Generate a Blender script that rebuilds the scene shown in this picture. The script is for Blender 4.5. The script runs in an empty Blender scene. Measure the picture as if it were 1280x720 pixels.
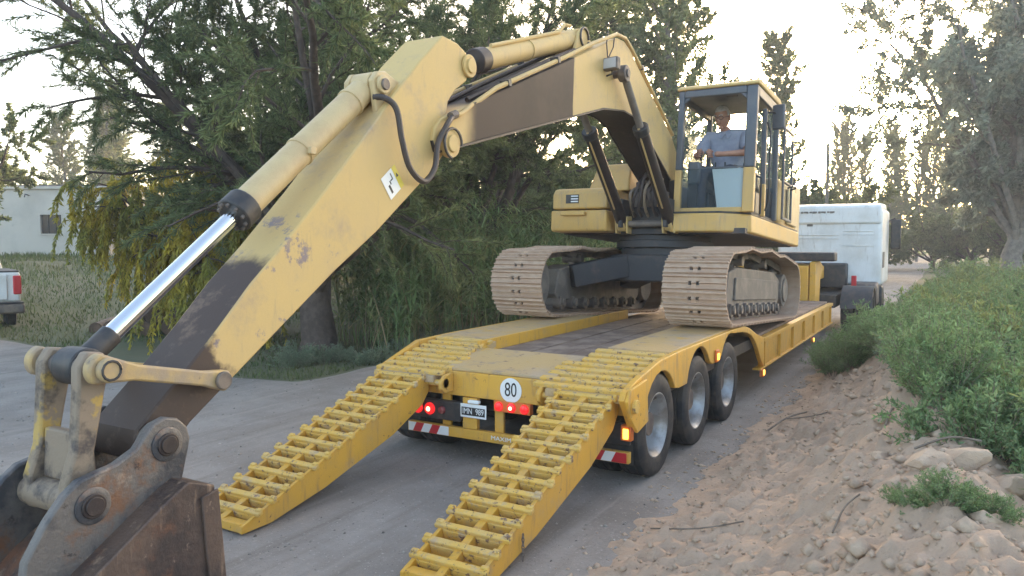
import bpy, bmesh, math, random
import numpy as np
from mathutils import Vector, Matrix, Quaternion

R = math.radians
sc = bpy.context.scene
col = sc.collection

# ------------------------------------------------------------------ camera, sky, sun, exposure
cam_d = bpy.data.cameras.new('camera')
cam = bpy.data.objects.new('camera', cam_d)
col.objects.link(cam)
cam.location = (0, 0, 2.2)
cam.rotation_euler = (R(90 - 3.614), 0, R(30.3))
cam_d.sensor_width = 36
cam_d.lens = 950 / 1280 * 36
cam_d.clip_end = 2000
cam_d.clip_start = 0.05
sc.camera = cam

SUN_ELEV, SUN_AZ = 6.0, -4.0           # low sun behind the trees ahead, along the road
world = bpy.data.worlds.new('World')
sc.world = world
world.use_nodes = True
wn = world.node_tree.nodes
wl = world.node_tree.links
bg = wn['Background']
sky = wn.new('ShaderNodeTexSky')
sky.sky_type = 'NISHITA'
sky.sun_disc = False
sky.sun_elevation = R(SUN_ELEV)
sky.sun_rotation = R(SUN_AZ)
sky.air_density = 0.6
sky.dust_density = 3.0
sky.ozone_density = 0.3
wb = wn.new('ShaderNodeMix')            # even white balance over the whole sky
wb.data_type = 'RGBA'; wb.blend_type = 'MULTIPLY'; wb.inputs[0].default_value = 1.0
wb.inputs[7].default_value = (1.02, 1.0, .965, 1)
wl.new(sky.outputs[0], wb.inputs[6])
wl.new(wb.outputs[2], bg.inputs[0])
bg.inputs[1].default_value = 0.15
sun_d = bpy.data.lights.new('sun', 'SUN')
sun_d.energy = 0.12
sun_d.angle = R(20)
sun_d.color = (1.0, 0.9, 0.78)
sun = bpy.data.objects.new('sun', sun_d)
col.objects.link(sun)
_az, _el = R(SUN_AZ), R(SUN_ELEV)
_dir = Vector((math.sin(_az) * math.cos(_el), math.cos(_az) * math.cos(_el), math.sin(_el)))
sun.rotation_euler = (-_dir).to_track_quat('-Z', 'Y').to_euler()
sc.view_settings.view_transform = 'Standard'
sc.view_settings.look = 'None'
sc.view_settings.exposure = 3.2
sc.view_settings.gamma = 1.0

# ------------------------------------------------------------------ materials
def mat(name, c, rough=0.6, metal=0.0, c2=None, scale=4.0, lo=0.4, hi=0.65, bump=0.0, bscale=30.0,
        extra=None, spec=0.5, detail=6.0, emit=None, estr=0.0, trans=None, island=0.0):
    """procedural material: base colour c, broken up by noise towards c2; extra = list of (colour, mask function)"""
    m = bpy.data.materials.new(name)
    m.use_nodes = True
    nt = m.node_tree
    b = nt.nodes['Principled BSDF']
    b.inputs['Roughness'].default_value = rough
    b.inputs['Metallic'].default_value = metal
    b.inputs['Specular IOR Level'].default_value = spec
    tc = nt.nodes.new('ShaderNodeTexCoord')
    def rgb(v):
        n = nt.nodes.new('ShaderNodeRGB')
        n.outputs[0].default_value = (*v, 1)
        return n.outputs[0]
    def noise(s, d=detail, r=0.6, off=0.0):
        n = nt.nodes.new('ShaderNodeTexNoise')
        n.inputs['Scale'].default_value = s
        n.inputs['Detail'].default_value = d
        n.inputs['Roughness'].default_value = r
        if off:
            mp = nt.nodes.new('ShaderNodeMapping')
            mp.inputs['Location'].default_value = (off, off * 1.7, off * .3)
            nt.links.new(tc.outputs['Object'], mp.inputs[0])
            nt.links.new(mp.outputs[0], n.inputs['Vector'])
        else:
            nt.links.new(tc.outputs['Object'], n.inputs['Vector'])
        return n.outputs['Fac']
    def ramp(f, lo, hi):
        n = nt.nodes.new('ShaderNodeMapRange')
        n.interpolation_type = 'SMOOTHSTEP'
        n.inputs['From Min'].default_value = lo
        n.inputs['From Max'].default_value = hi
        nt.links.new(f, n.inputs['Value'])
        return n.outputs[0]
    def math_(op, a, b_=None):
        n = nt.nodes.new('ShaderNodeMath')
        n.operation = op
        for i, v in enumerate((a, b_)):
            if v is None: continue
            if isinstance(v, (int, float)): n.inputs[i].default_value = v
            else: nt.links.new(v, n.inputs[i])
        return n.outputs[0]
    def mix(f, a, b_, mode='MIX'):
        n = nt.nodes.new('ShaderNodeMix')
        n.data_type = 'RGBA'
        n.blend_type = mode
        if isinstance(f, (int, float)): n.inputs[0].default_value = f
        else: nt.links.new(f, n.inputs[0])
        nt.links.new(a, n.inputs[6])
        nt.links.new(b_, n.inputs[7])
        return n.outputs[2]
    cur = rgb(c)
    if c2 is not None:
        cur = mix(ramp(noise(scale), lo, hi), cur, rgb(c2))
    if island:
        g = nt.nodes.new('ShaderNodeNewGeometry')
        h = nt.nodes.new('ShaderNodeHueSaturation')
        v = nt.nodes.new('ShaderNodeMapRange')
        v.inputs['To Min'].default_value = 1 - island
        v.inputs['To Max'].default_value = 1 + island
        nt.links.new(g.outputs['Random Per Island'], v.inputs[0])
        nt.links.new(v.outputs[0], h.inputs['Value'])
        nt.links.new(cur, h.inputs['Color'])
        cur = h.outputs[0]
    api = dict(nt=nt, tc=tc, noise=noise, ramp=ramp, math=math_, mix=mix, rgb=rgb)
    rsock = None
    for cc, fn in (extra or []):
        cur = mix(fn(api), cur, rgb(cc))
    nt.links.new(cur, b.inputs['Base Color'])
    if bump:
        bn = nt.nodes.new('ShaderNodeBump')
        bn.inputs['Strength'].default_value = bump
        bn.inputs['Distance'].default_value = 0.02
        nt.links.new(noise(bscale, 8.0, 0.65, 3.3), bn.inputs['Height'])
        nt.links.new(bn.outputs[0], b.inputs['Normal'])
    if emit is not None:
        b.inputs['Emission Color'].default_value = (*emit, 1)
        b.inputs['Emission Strength'].default_value = estr
    if trans is not None:
        t = nt.nodes.new('ShaderNodeBsdfTranslucent')
        nt.links.new(cur, t.inputs['Color'])
        ms = nt.nodes.new('ShaderNodeMixShader')
        ms.inputs[0].default_value = trans
        nt.links.new(b.outputs[0], ms.inputs[1])
        nt.links.new(t.outputs[0], ms.inputs[2])
        nt.links.new(ms.outputs[0], nt.nodes['Material Output'].inputs[0])
    return m

def axis_mask(ax, lo, hi, wob=0.05, s=6.0):
    """soft mask along an object axis, edge broken by noise"""
    def f(a):
        nt = a['nt']
        sp = nt.nodes.new('ShaderNodeSeparateXYZ')
        nt.links.new(a['tc'].outputs['Object'], sp.inputs[0])
        v = a['math']('ADD', sp.outputs[ax], a['math']('MULTIPLY', a['math']('SUBTRACT', a['noise'](s), .5), wob * 4))
        return a['ramp'](v, lo, hi)
    return f
def spots(s, lo, hi, off=1.0):
    return lambda a: a['ramp'](a['noise'](s, 8.0, .7, off), lo, hi)
def both(f, g):
    return lambda a: a['math']('MULTIPLY', f(a), g(a))

BROWN = (.034, .022, .02)
DUST = (.36, .27, .19)
RUST = (.13, .055, .03)
M = {}
def streaks(lo, hi, off):
    def f(a):
        nt = a['nt']
        mp = nt.nodes.new('ShaderNodeMapping'); mp.inputs['Scale'].default_value = (6, 6, .9); mp.inputs['Location'].default_value = (off, off, off)
        nt.links.new(a['tc'].outputs['Object'], mp.inputs[0])
        n = nt.nodes.new('ShaderNodeTexNoise'); n.inputs['Scale'].default_value = 2.2; n.inputs['Detail'].default_value = 6; n.inputs['Roughness'].default_value = .65
        nt.links.new(mp.outputs[0], n.inputs['Vector'])
        return a['ramp'](n.outputs['Fac'], lo, hi)
    return f
M['white'] = mat('white_paint', (.74, .74, .73), .4, c2=(.62, .61, .58), scale=1.5, extra=[((.45, .41, .36), streaks(.55, .8, 4))])
M['exc'] = mat('excavator_paint', (.60, .42, .17), .6, c2=(.55, .39, .18), scale=1.3,
               extra=[(DUST, spots(2.2, .5, .8)), ((.42, .30, .17), streaks(.56, .8, 2)), ((.22, .13, .07), spots(9, .64, .74, 4))], spec=.3, bump=.06, bscale=60)
M['exc2'] = mat('excavator_body_paint', (.58, .36, .11), .5, c2=(.54, .35, .13), scale=2,
                extra=[(DUST, spots(3, .52, .85)), ((.40, .27, .14), streaks(.52, .75, 5)), ((.2, .12, .07), spots(14, .66, .74, 2))], bump=.04, bscale=60)
M['cream'] = mat('cylinder_paint', (.56, .42, .22), .5, c2=(.50, .36, .19), scale=5, extra=[(DUST, spots(8, .6, .75))], bump=.05)
M['brown'] = mat('oil_grime_and_shade', BROWN, .55, c2=(.022, .016, .015), scale=3, extra=[((.10, .068, .05), spots(5, .55, .8))], bump=.15, bscale=40)  # oil grime on worn parts; on the boom underside it also paints in shade
M['steel_dirty'] = mat('dirty_steel', (.12, .10, .09), .6, .2, c2=(.2, .16, .13), scale=6, bump=.2)
M['dark'] = mat('dark_metal', (.03, .03, .033), .5, c2=(.06, .05, .045), scale=8, bump=.1)
M['black'] = mat('black_rubber', (.018, .018, .02), .75, c2=(.04, .037, .033), scale=7, bump=.1)
M['hose'] = mat('hose', (.06, .045, .04), .55)
M['chrome'] = mat('chrome', (.85, .87, .9), .06, 1.0)
M['shoe'] = mat('dusty_track_steel', (.40, .27, .19), .75, c2=(.48, .35, .26), scale=3, island=.12, extra=[((.16, .10, .07), spots(11, .6, .8))], bump=.35, bscale=35)
M['frame'] = mat('dusty_frame', (.15, .13, .115), .75, c2=(.22, .19, .16), scale=4, bump=.3)
M['under'] = mat('dark_undercarriage', (.035, .035, .04), .6, c2=(.11, .08, .065), scale=3, lo=.5, hi=.75, bump=.2)
M['cabgrey'] = mat('cab_grey', (.085, .095, .112), .5, c2=(.11, .118, .13), scale=4)
M['cabdark'] = mat('cab_interior', (.03, .032, .036), .7)

M['whiteboard'] = mat('white_plastic', (.78, .80, .80), .5)
M['trail'] = mat('trailer_paint', (.66, .355, .045), .55, c2=(.59, .33, .06), scale=1.6,
                 extra=[((.44, .30, .16), spots(3.0, .5, .8)), ((.40, .23, .08), streaks(.52, .75, 9)), ((.17, .08, .045), spots(14, .61, .69, 5))], bump=.1, bscale=50)
M['trail_top'] = mat('dusty_trailer_plate', (.50, .33, .14), .65, c2=(.42, .31, .2), scale=1.4,
                     extra=[((.55, .32, .04), spots(2.6, .58, .68, 2)), ((.30, .22, .16), spots(4, .52, .7, 8)), ((.15, .085, .06), spots(9, .6, .7, 5))], bump=.2, bscale=40)
M['trail_worn'] = mat('worn_cleat_paint', (.66, .40, .075), .6, c2=(.60, .40, .13), scale=5,
                      extra=[((.46, .33, .19), spots(9, .52, .66, 2)), ((.17, .10, .07), spots(20, .55, .63, 7)), ((.10, .06, .05), spots(7, .63, .7, 4))], bump=.4, bscale=50)
M['plank'] = mat('deck_plank', (.17, .115, .085), .85, c2=(.27, .20, .155), scale=3, bump=.5, bscale=25,
                 extra=[((.09, .06, .055), spots(5, .58, .75))])
M['rim'] = mat('wheel_rim', (.36, .37, .38), .45, .5, c2=(.24, .22, .2), scale=6)
M['tyre'] = mat('tyre', (.022, .022, .024), .8, c2=(.06, .052, .045), scale=6, bump=.15)
M['plate'] = mat('plate_white', (.75, .76, .76), .4)
M['ink'] = mat('print_black', (.015, .015, .018), .5)
M['red'] = mat('reflector_red', (.50, .02, .03), .35)
M['red_lamp'] = mat('tail_lamp_lit', (.55, .01, .015), .25, emit=(1, .03, .03), estr=.10)
M['red_hot'] = mat('tail_lamp_bulb', (.8, .3, .2), .25, emit=(1, .35, .18), estr=.8)
M['red_off'] = mat('tail_lamp_lens', (.25, .06, .06), .2)
M['amber'] = mat('marker_lamp_lit', (.8, .3, .02), .25, emit=(1, .42, .05), estr=.7)
M['orange'] = mat('lamp_panel_orange', (.62, .16, .03), .45)
M['concrete'] = mat('plaster', (.52, .48, .42), .85, c2=(.43, .40, .35), scale=.6, bump=.2, bscale=8,
                    extra=[((.2, .19, .17), spots(1.2, .62, .8))])
M['bucket_grey'] = mat('worn_bucket_steel', (.15, .135, .125), .5, .3, c2=(.055, .055, .062), scale=3, lo=.45, hi=.6, bump=.4,
                       extra=[((.20, .10, .055), spots(2.2, .5, .64)), ((.34, .27, .21), spots(4, .58, .7, 3)), ((.05, .04, .038), spots(12, .6, .7, 8))])
M['bucket_rust'] = mat('rusty_bucket', (.12, .078, .058), .6, .2, c2=(.045, .032, .03), scale=2.6, bump=.5,
                       extra=[((.17, .075, .04), spots(2.4, .5, .66, 4)), ((.24, .16, .11), streaks(.55, .7, 3)), ((.28, .2, .15), spots(9, .6, .7))])
M['link'] = mat('worn_link', (.25, .19, .135), .65, c2=(.44, .29, .08), scale=3, lo=.6, hi=.65, bump=.25, extra=[((.07, .055, .05), spots(4, .5, .66))])
M['bark'] = mat('bark', (.075, .055, .045), .9, c2=(.12, .09, .075), scale=6, bump=1.0, bscale=14)
M['bark_dark'] = mat('bark_dark', (.07, .052, .043), .9, c2=(.11, .082, .068), scale=6, bump=.8, bscale=20)
M['bark_pale'] = mat('bark_pale', (.21, .185, .16), .9, c2=(.13, .115, .1), scale=4, bump=.5, bscale=14)
M['tam'] = mat('tamarisk_leaf', (.185, .22, .10), .8, c2=(.13, .165, .08), scale=.9, trans=.5, island=.4, spec=.1)
M['willow'] = mat('willow_leaf', (.46, .36, .05), .8, c2=(.27, .27, .065), scale=.7, lo=.42, hi=.6, trans=.35, island=.35, spec=.1)
M['poplar'] = mat('poplar_leaf', (.19, .235, .115), .7, c2=(.22, .245, .12), scale=.5, trans=.5, island=.35, spec=.15)
M['euc'] = mat('eucalyptus_leaf', (.23, .27, .21), .7, c2=(.26, .29, .22), scale=.4, trans=.5, island=.35, spec=.15)
M['reed'] = mat('reed_leaf', (.17, .25, .10), .7, c2=(.28, .265, .115), scale=1.2, lo=.45, hi=.7, trans=.3, island=.4, spec=.15)
M['straw'] = mat('dry_straw', (.26, .20, .11), .9, island=.3)
M['bush_yel'] = mat('bush_leaf_yellowish', (.25, .28, .11), .8, c2=(.20, .25, .11), scale=2.0, trans=.35, island=.35, spec=.1)
M['bush'] = mat('bush_leaf', (.185, .275, .12), .8, c2=(.22, .295, .15), scale=2.0, trans=.3, island=.35, spec=.1)
M['bush_grey'] = mat('bush_leaf_grey', (.20, .26, .165), .8, c2=(.23, .275, .185), scale=2.0, trans=.3, island=.35, spec=.1)
M['twig'] = mat('twig', (.16, .125, .095), .9, c2=(.22, .18, .14), scale=10)
M['grass'] = mat('grass_blade', (.10, .14, .05), .8, c2=(.15, .155, .07), scale=.5, trans=.3, island=.4, spec=.1)
M['ground'] = mat('ground_soil', (.095, .11, .05), .95, c2=(.15, .14, .085), scale=.35, lo=.35, hi=.7, bump=.6, bscale=6,
                  extra=[((.20, .165, .11), spots(.18, .58, .72, 9))])
def road_streaks(lo, hi, off):
    def f(a):
        nt = a['nt']
        mp = nt.nodes.new('ShaderNodeMapping'); mp.inputs['Scale'].default_value = (3.2, .16, 1); mp.inputs['Location'].default_value = (off, off, 0); mp.inputs['Rotation'].default_value = (0, 0, .12)
        nt.links.new(a['tc'].outputs['Object'], mp.inputs[0])
        n = nt.nodes.new('ShaderNodeTexNoise'); n.inputs['Scale'].default_value = 1.6; n.inputs['Detail'].default_value = 7; n.inputs['Roughness'].default_value = .65
        nt.links.new(mp.outputs[0], n.inputs['Vector'])
        return a['ramp'](n.outputs['Fac'], lo, hi)
    return f
M['gravel'] = mat('loose_gravel', (.30, .27, .24), .95, c2=(.2, .175, .155), scale=9, island=.5)
M['road'] = mat('gravel_road', (.245, .216, .192), .95, c2=(.31, .277, .25), scale=1.1, bump=.7, bscale=26,
                extra=[((.19, .165, .145), spots(.55, .48, .72, 2)), ((.20, .172, .148), road_streaks(.48, .75, 3)), ((.34, .30, .262), road_streaks(.5, .78, 8)), ((.42, .385, .35), spots(40, .58, .68, 7)), ((.11, .096, .086), spots(60, .60, .68, 2))])
M['dirt'] = mat('bank_dirt', (.47, .335, .235), .95, c2=(.38, .27, .19), scale=1.6, bump=.9, bscale=22,
                extra=[((.48, .35, .26), spots(5, .55, .75, 3)), ((.20, .135, .095), spots(16, .62, .74, 5))])
M['clod'] = mat('dirt_clod', (.48, .36, .26), .95, c2=(.38, .28, .2), scale=5, bump=.9, bscale=14)
M['log'] = mat('log_bark', (.20, .16, .13), .9, c2=(.12, .095, .08), scale=5, bump=.9, bscale=12)
M['logend'] = mat('log_end', (.10, .065, .045), .9, c2=(.16, .10, .07), scale=9, bump=.4)
M['shirt'] = mat('blue_shirt', (.33, .36, .45), .9, c2=(.26, .29, .38), scale=9, bump=1.0, bscale=9)
M['skin'] = mat('skin', (.42, .23, .16), .55, c2=(.36, .18, .125), scale=14)
M['hair'] = mat('grey_hair', (.50, .47, .45), .8, c2=(.34, .31, .29), scale=40)
M['trouser'] = mat('trousers', (.05, .055, .075), .9)
M['shedwall'] = mat('shed_wall', (.33, .22, .17), .9)
M['shedroof'] = mat('shed_roof', (.4, .4, .39), .6)
M['wood_pole'] = mat('wood_pole', (.2, .17, .14), .9)

def glass_mat(name, tint, a, rough=.03):
    m = bpy.data.materials.new(name)
    m.use_nodes = True
    nt = m.node_tree
    b = nt.nodes['Principled BSDF']
    b.inputs['Base Color'].default_value = (*tint, 1)
    b.inputs['Roughness'].default_value = rough
    b.inputs['Specular IOR Level'].default_value = .7
    t = nt.nodes.new('ShaderNodeBsdfTransparent')
    t.inputs[0].default_value = (.9, .94, .95, 1)
    ms = nt.nodes.new('ShaderNodeMixShader')
    ms.inputs[0].default_value = a
    nt.links.new(t.outputs[0], ms.inputs[1])
    nt.links.new(b.outputs[0], ms.inputs[2])
    nt.links.new(ms.outputs[0], nt.nodes['Material Output'].inputs[0])
    return m
M['glass'] = glass_mat('cab_glass', (.14, .17, .19), .12)
M['glass_clear'] = glass_mat('clear_glass', (.3, .33, .35), .12)
M['lens'] = glass_mat('lamp_lens', (.6, .6, .62), .75)
M['win_dark'] = mat('dark_window', (.02, .022, .03), .1)

# ------------------------------------------------------------------ mesh helpers
class MB:
    def __init__(s): s.v = []; s.f = []; s.mi = []; s.cur = 0
    def add(s, vs, fs):
        o = len(s.v)
        s.v += [tuple(p) for p in vs]
        for f in fs:
            s.f.append(tuple(i + o for i in f)); s.mi.append(s.cur)
        return s
    def box(s, c, d, rot=None):
        h = [x / 2 for x in d]
        vs = [Vector((sx * h[0], sy * h[1], sz * h[2])) for sx in (-1, 1) for sy in (-1, 1) for sz in (-1, 1)]
        if rot is not None: vs = [rot @ v for v in vs]
        vs = [v + Vector(c) for v in vs]
        return s.add(vs, [(0, 1, 3, 2), (4, 6, 7, 5), (0, 4, 5, 1), (2, 3, 7, 6), (0, 2, 6, 4), (1, 5, 7, 3)])
    def bx(s, x0, x1, y0, y1, z0, z1):
        return s.box(((x0 + x1) / 2, (y0 + y1) / 2, (z0 + z1) / 2), (abs(x1 - x0), abs(y1 - y0), abs(z1 - z0)))
    def beam(s, p0, p1, w, h, upv=(0, 0, 1)):
        p0, p1 = Vector(p0), Vector(p1)
        d = (p1 - p0); L = d.length; d.normalize()
        sd = d.cross(Vector(upv))
        if sd.length < 1e-4: sd = d.cross(Vector((0, 1, 0)))
        sd.normalize(); u = sd.cross(d)
        m = Matrix((sd, d, u)).transposed()
        return s.box((p0 + p1) / 2, (w, L, h), m)
    def prism(s, poly, x0, x1, flip=None):
        """poly in (y,z), extruded along x"""
        n = len(poly)
        vs = [(x0, y, z) for y, z in poly] + [(x1, y, z) for y, z in poly]
        area = sum(poly[i][0] * poly[(i + 1) % n][1] - poly[(i + 1) % n][0] * poly[i][1] for i in range(n))
        if area < 0:
            fs = [tuple(range(n)), tuple(range(2 * n - 1, n - 1, -1))] + [(i, i + n, (i + 1) % n + n, (i + 1) % n) for i in range(n)]
        else:
            fs = [tuple(range(n - 1, -1, -1)), tuple(range(n, 2 * n))] + [(i, (i + 1) % n, (i + 1) % n + n, i + n) for i in range(n)]
        return s.add(vs, fs)
    def prism_z(s, poly, z0, z1):
        """poly in (x,y), extruded along z"""
        n = len(poly)
        area = sum(poly[i][0] * poly[(i + 1) % n][1] - poly[(i + 1) % n][0] * poly[i][1] for i in range(n))
        if area < 0: poly = poly[::-1]
        vs = [(x, y, z0) for x, y in poly] + [(x, y, z1) for x, y in poly]
        return s.add(vs, [tuple(range(n - 1, -1, -1)), tuple(range(n, 2 * n))] + [(i, (i + 1) % n, (i + 1) % n + n, i + n) for i in range(n)])
    def tube(s, pts, r, n=8, caps=True):
        pts = [Vector(p) for p in pts]
        k = len(pts)
        rs = r if isinstance(r, (list, tuple)) else [r] * k
        vs = []; ref = None
        for i, p in enumerate(pts):
            d = (pts[min(i + 1, k - 1)] - pts[max(i - 1, 0)])
            if d.length < 1e-6: d = Vector((0, 0, 1))
            d.normalize()
            if ref is None:
                a = Vector((0, 0, 1)) if abs(d.z) < .9 else Vector((1, 0, 0))
                ref = d.cross(a).normalized()
            else:
                ref = (ref - d * ref.dot(d)).normalized()
            b = d.cross(ref)
            for j in range(n):
                t = 2 * math.pi * j / n
                vs.append(p + (ref * math.cos(t) + b * math.sin(t)) * rs[i])
        fs = []
        for i in range(k - 1):
            for j in range(n):
                fs.append((i * n + j, i * n + (j + 1) % n, (i + 1) * n + (j + 1) % n, (i + 1) * n + j))
        if caps:
            fs.append(tuple(range(n - 1, -1, -1))); fs.append(tuple(range((k - 1) * n, k * n)))
        return s.add(vs, fs)
    def cyl(s, p0, p1, r, n=20, r1=None):
        return s.tube([p0, p1], [r, r if r1 is None else r1], n)
    def xcyl(s, x0, x1, y, z, r, n=20):
        return s.cyl((x0, y, z), (x1, y, z), r, n)
    def lathe(s, prof, n=32, ax='x'):
        """closed profile [(r,h)], spun round x (h along x) or z"""
        k = len(prof); vs = []
        for j in range(n):
            t = 2 * math.pi * j / n
            for r, h in prof:
                vs.append((h, r * math.cos(t), r * math.sin(t)) if ax == 'x' else (r * math.cos(t), r * math.sin(t), h))
        fs = []
        for j in range(n):
            for i in range(k):
                a, b = j * k + i, j * k + (i + 1) % k
                c, d = ((j + 1) % n) * k + (i + 1) % k, ((j + 1) % n) * k + i
                fs.append((a, b, c, d) if ax == 'x' else (a, d, c, b))
        return s.add(vs, fs)
    def mesh(s, name, mats, smooth=35, fix=True):
        me = bpy.data.meshes.new(name)
        me.from_pydata(s.v, [], s.f)
        if not isinstance(mats, (list, tuple)): mats = [mats]
        for m in mats: me.materials.append(m if not isinstance(m, str) else M[m])
        if len(mats) > 1: me.polygons.foreach_set('material_index', s.mi)
        if fix:
            b = bmesh.new(); b.from_mesh(me)
            bmesh.ops.recalc_face_normals(b, faces=b.faces); b.to_mesh(me); b.free()
        if smooth:
            me.polygons.foreach_set('use_smooth', [True] * len(me.polygons))
            me.set_sharp_from_angle(angle=R(smooth))
        me.update()
        return me
    def build(s, name, mats, parent=None, bevel=0.0, smooth=35, loc=None, fix=True, seg=2):
        o = bpy.data.objects.new(name, s.mesh(name, mats, smooth, fix))
        col.objects.link(o)
        if parent is not None: o.parent = parent
        if loc is not None: o.location = loc
        if bevel:
            md = o.modifiers.new('bevel', 'BEVEL')
            md.width = bevel; md.segments = seg; md.limit_method = 'ANGLE'; md.angle_limit = R(40)
        return o

def tag(o, label=None, cat=None, group=None, kind=None):
    if label: o['label'] = label
    if cat: o['category'] = cat
    if group: o['group'] = group
    if kind: o['kind'] = kind
    return o
def empty(name, loc=(0, 0, 0), rot=(0, 0, 0)):
    o = bpy.data.objects.new(name, None)
    col.objects.link(o); o.location = loc; o.rotation_euler = rot
    o.empty_display_size = .3
    return o
def dup(o, parent=None):
    c = o.copy(); col.objects.link(c); c.parent = parent
    for ch in o.children: dup(ch, c)
    return c
def np_mesh(name, V, F, m, smooth=False):
    V = np.asarray(V, dtype=np.float32); F = np.asarray(F, dtype=np.int32)
    me = bpy.data.meshes.new(name)
    k = F.shape[1]
    me.vertices.add(len(V)); me.vertices.foreach_set('co', V.ravel())
    me.loops.add(F.size); me.loops.foreach_set('vertex_index', F.ravel())
    me.polygons.add(len(F)); me.polygons.foreach_set('loop_start', np.arange(0, F.size, k, dtype=np.int32))
    me.materials.append(M[m] if isinstance(m, str) else m)
    if smooth: me.polygons.foreach_set('use_smooth', np.ones(len(F), dtype=bool))
    me.update(calc_edges=True)
    return me
def np_obj(name, V, F, m, parent=None, smooth=False):
    o = bpy.data.objects.new(name, np_mesh(name, V, F, m, smooth)); col.objects.link(o)
    if parent is not None: o.parent = parent
    return o
def text(name, body, size, mtl, parent, loc, rot, ext=.001, xs=1.0):
    cu = bpy.data.curves.new(name, 'FONT'); cu.body = body; cu.size = size; cu.extrude = ext
    cu.align_x = 'CENTER'; cu.align_y = 'CENTER'
    cu.materials.append(M[mtl])
    o = bpy.data.objects.new(name, cu); col.objects.link(o)
    me = bpy.data.meshes.new_from_object(o.evaluated_get(bpy.context.evaluated_depsgraph_get()))
    bpy.data.objects.remove(o)
    o = bpy.data.objects.new(name, me); col.objects.link(o)
    o.parent = parent; o.location = loc; o.rotation_euler = rot; o.scale = (xs, 1, 1)
    return o

# value noise
_rs = np.random.RandomState(5)
_tab = _rs.rand(256, 256)
def vnoise(x, y):
    x = np.asarray(x, float); y = np.asarray(y, float)
    xi = np.floor(x).astype(int); yi = np.floor(y).astype(int)
    fx = x - xi; fy = y - yi
    fx = fx * fx * (3 - 2 * fx); fy = fy * fy * (3 - 2 * fy)
    g = lambda a, b: _tab[a % 256, b % 256]
    return (g(xi, yi) * (1 - fx) + g(xi + 1, yi) * fx) * (1 - fy) + (g(xi, yi + 1) * (1 - fx) + g(xi + 1, yi + 1) * fx) * fy
def fbm(x, y, o=4, g=.5):
    a = 1.; t = 0.; s = 0.
    for i in range(o):
        t = t + a * vnoise(np.asarray(x) * 2 ** i + 17 * i, np.asarray(y) * 2 ** i + 31 * i); s += a; a *= g
    return t / s - .5
def ss(a, b, x):
    t = np.clip((np.asarray(x, float) - a) / (b - a), 0, 1)
    return t * t * (3 - 2 * t)

# ------------------------------------------------------------------ terrain
def gh(x, y):
    x = np.asarray(x, float); y = np.asarray(y, float)
    left = 1.45 * ss(13, 36, -x) * ss(-2, 10, y)
    right = .34 * ss(-1.95, -.4, x) * (1 - .55 * ss(15, 26, y))
    cx = .15 - .085 * np.clip(y - 4, -6, 8)
    crest = .42 * np.exp(-((x - cx) / .65) ** 2) * ss(15, 11, y)
    return left + right + crest + .05 * fbm(x * .25, y * .25, 3) * ss(9, 14, np.abs(x + 5))
def gz(x, y): return float(gh(x, y))
def grid(xs, ys, zf):
    X, Y = np.meshgrid(xs, ys, indexing='ij')
    Z = zf(X, Y)
    V = np.stack([X, Y, Z], -1).reshape(-1, 3)
    nx, ny = len(xs), len(ys)
    i = np.arange(nx - 1)[:, None] * ny + np.arange(ny - 1)[None, :]
    F = np.stack([i, i + ny, i + ny + 1, i + 1], -1).reshape(-1, 4)
    return V, F
def spaced(segs):
    out = []
    for a, b, n in segs: out += list(np.linspace(a, b, n, endpoint=False))
    return np.array(out + [segs[-1][1]])
V, F = grid(spaced([(-900, -120, 14), (-120, -30, 45), (-30, -2, 56), (-2, 3, 40), (3, 30, 40), (30, 120, 20), (120, 900, 12)]),
            spaced([(-200, -10, 15), (-10, 30, 110), (30, 90, 40), (90, 300, 25), (300, 1400, 14)]), gh)
tag(np_obj('ground', V, F, 'ground', smooth=True), kind='structure')

def road_in(x, y):
    n = .9 * fbm(x * .5, y * .5, 4)
    right = np.where(x > -5, (-1.75 + .25 * fbm(y * .7, y * 0 + 3., 3)) - x, 9.)
    leftside = np.maximum(x + 8.7, 8.3 - .02 * (-x - 9) - y)
    leftside = np.where((x < -8.7) & (y > 8.3 - .02 * (-x - 9)), -np.minimum(-8.7 - x, y - 8.3 + .02 * (-x - 9)), leftside)
    return np.minimum(right, leftside + n)
def road_z(x, y):
    i = road_in(x, y)
    rut = -.012 * (np.exp(-((x + 4.7 - .25 * np.sin(y * .25)) / .35) ** 2) + np.exp(-((x + 2.9 - .25 * np.sin(y * .25)) / .35) ** 2))
    return gh(x, y) + .016 + rut + .012 * fbm(x * 1.3, y * 1.3, 5) - .11 * ss(.15, -.35, i)
V, F = grid(spaced([(-45, -16, 40), (-16, -.9, 170)]), spaced([(-10, 1, 22), (1, 16, 170), (16, 40, 90), (40, 240, 80)]), road_z)
ins = road_in(V[:, 0], V[:, 1]) > -.8
F = F[ins[F].any(axis=1)]
tag(np_obj('road', V, F, 'road', smooth=True), kind='structure')

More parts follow.
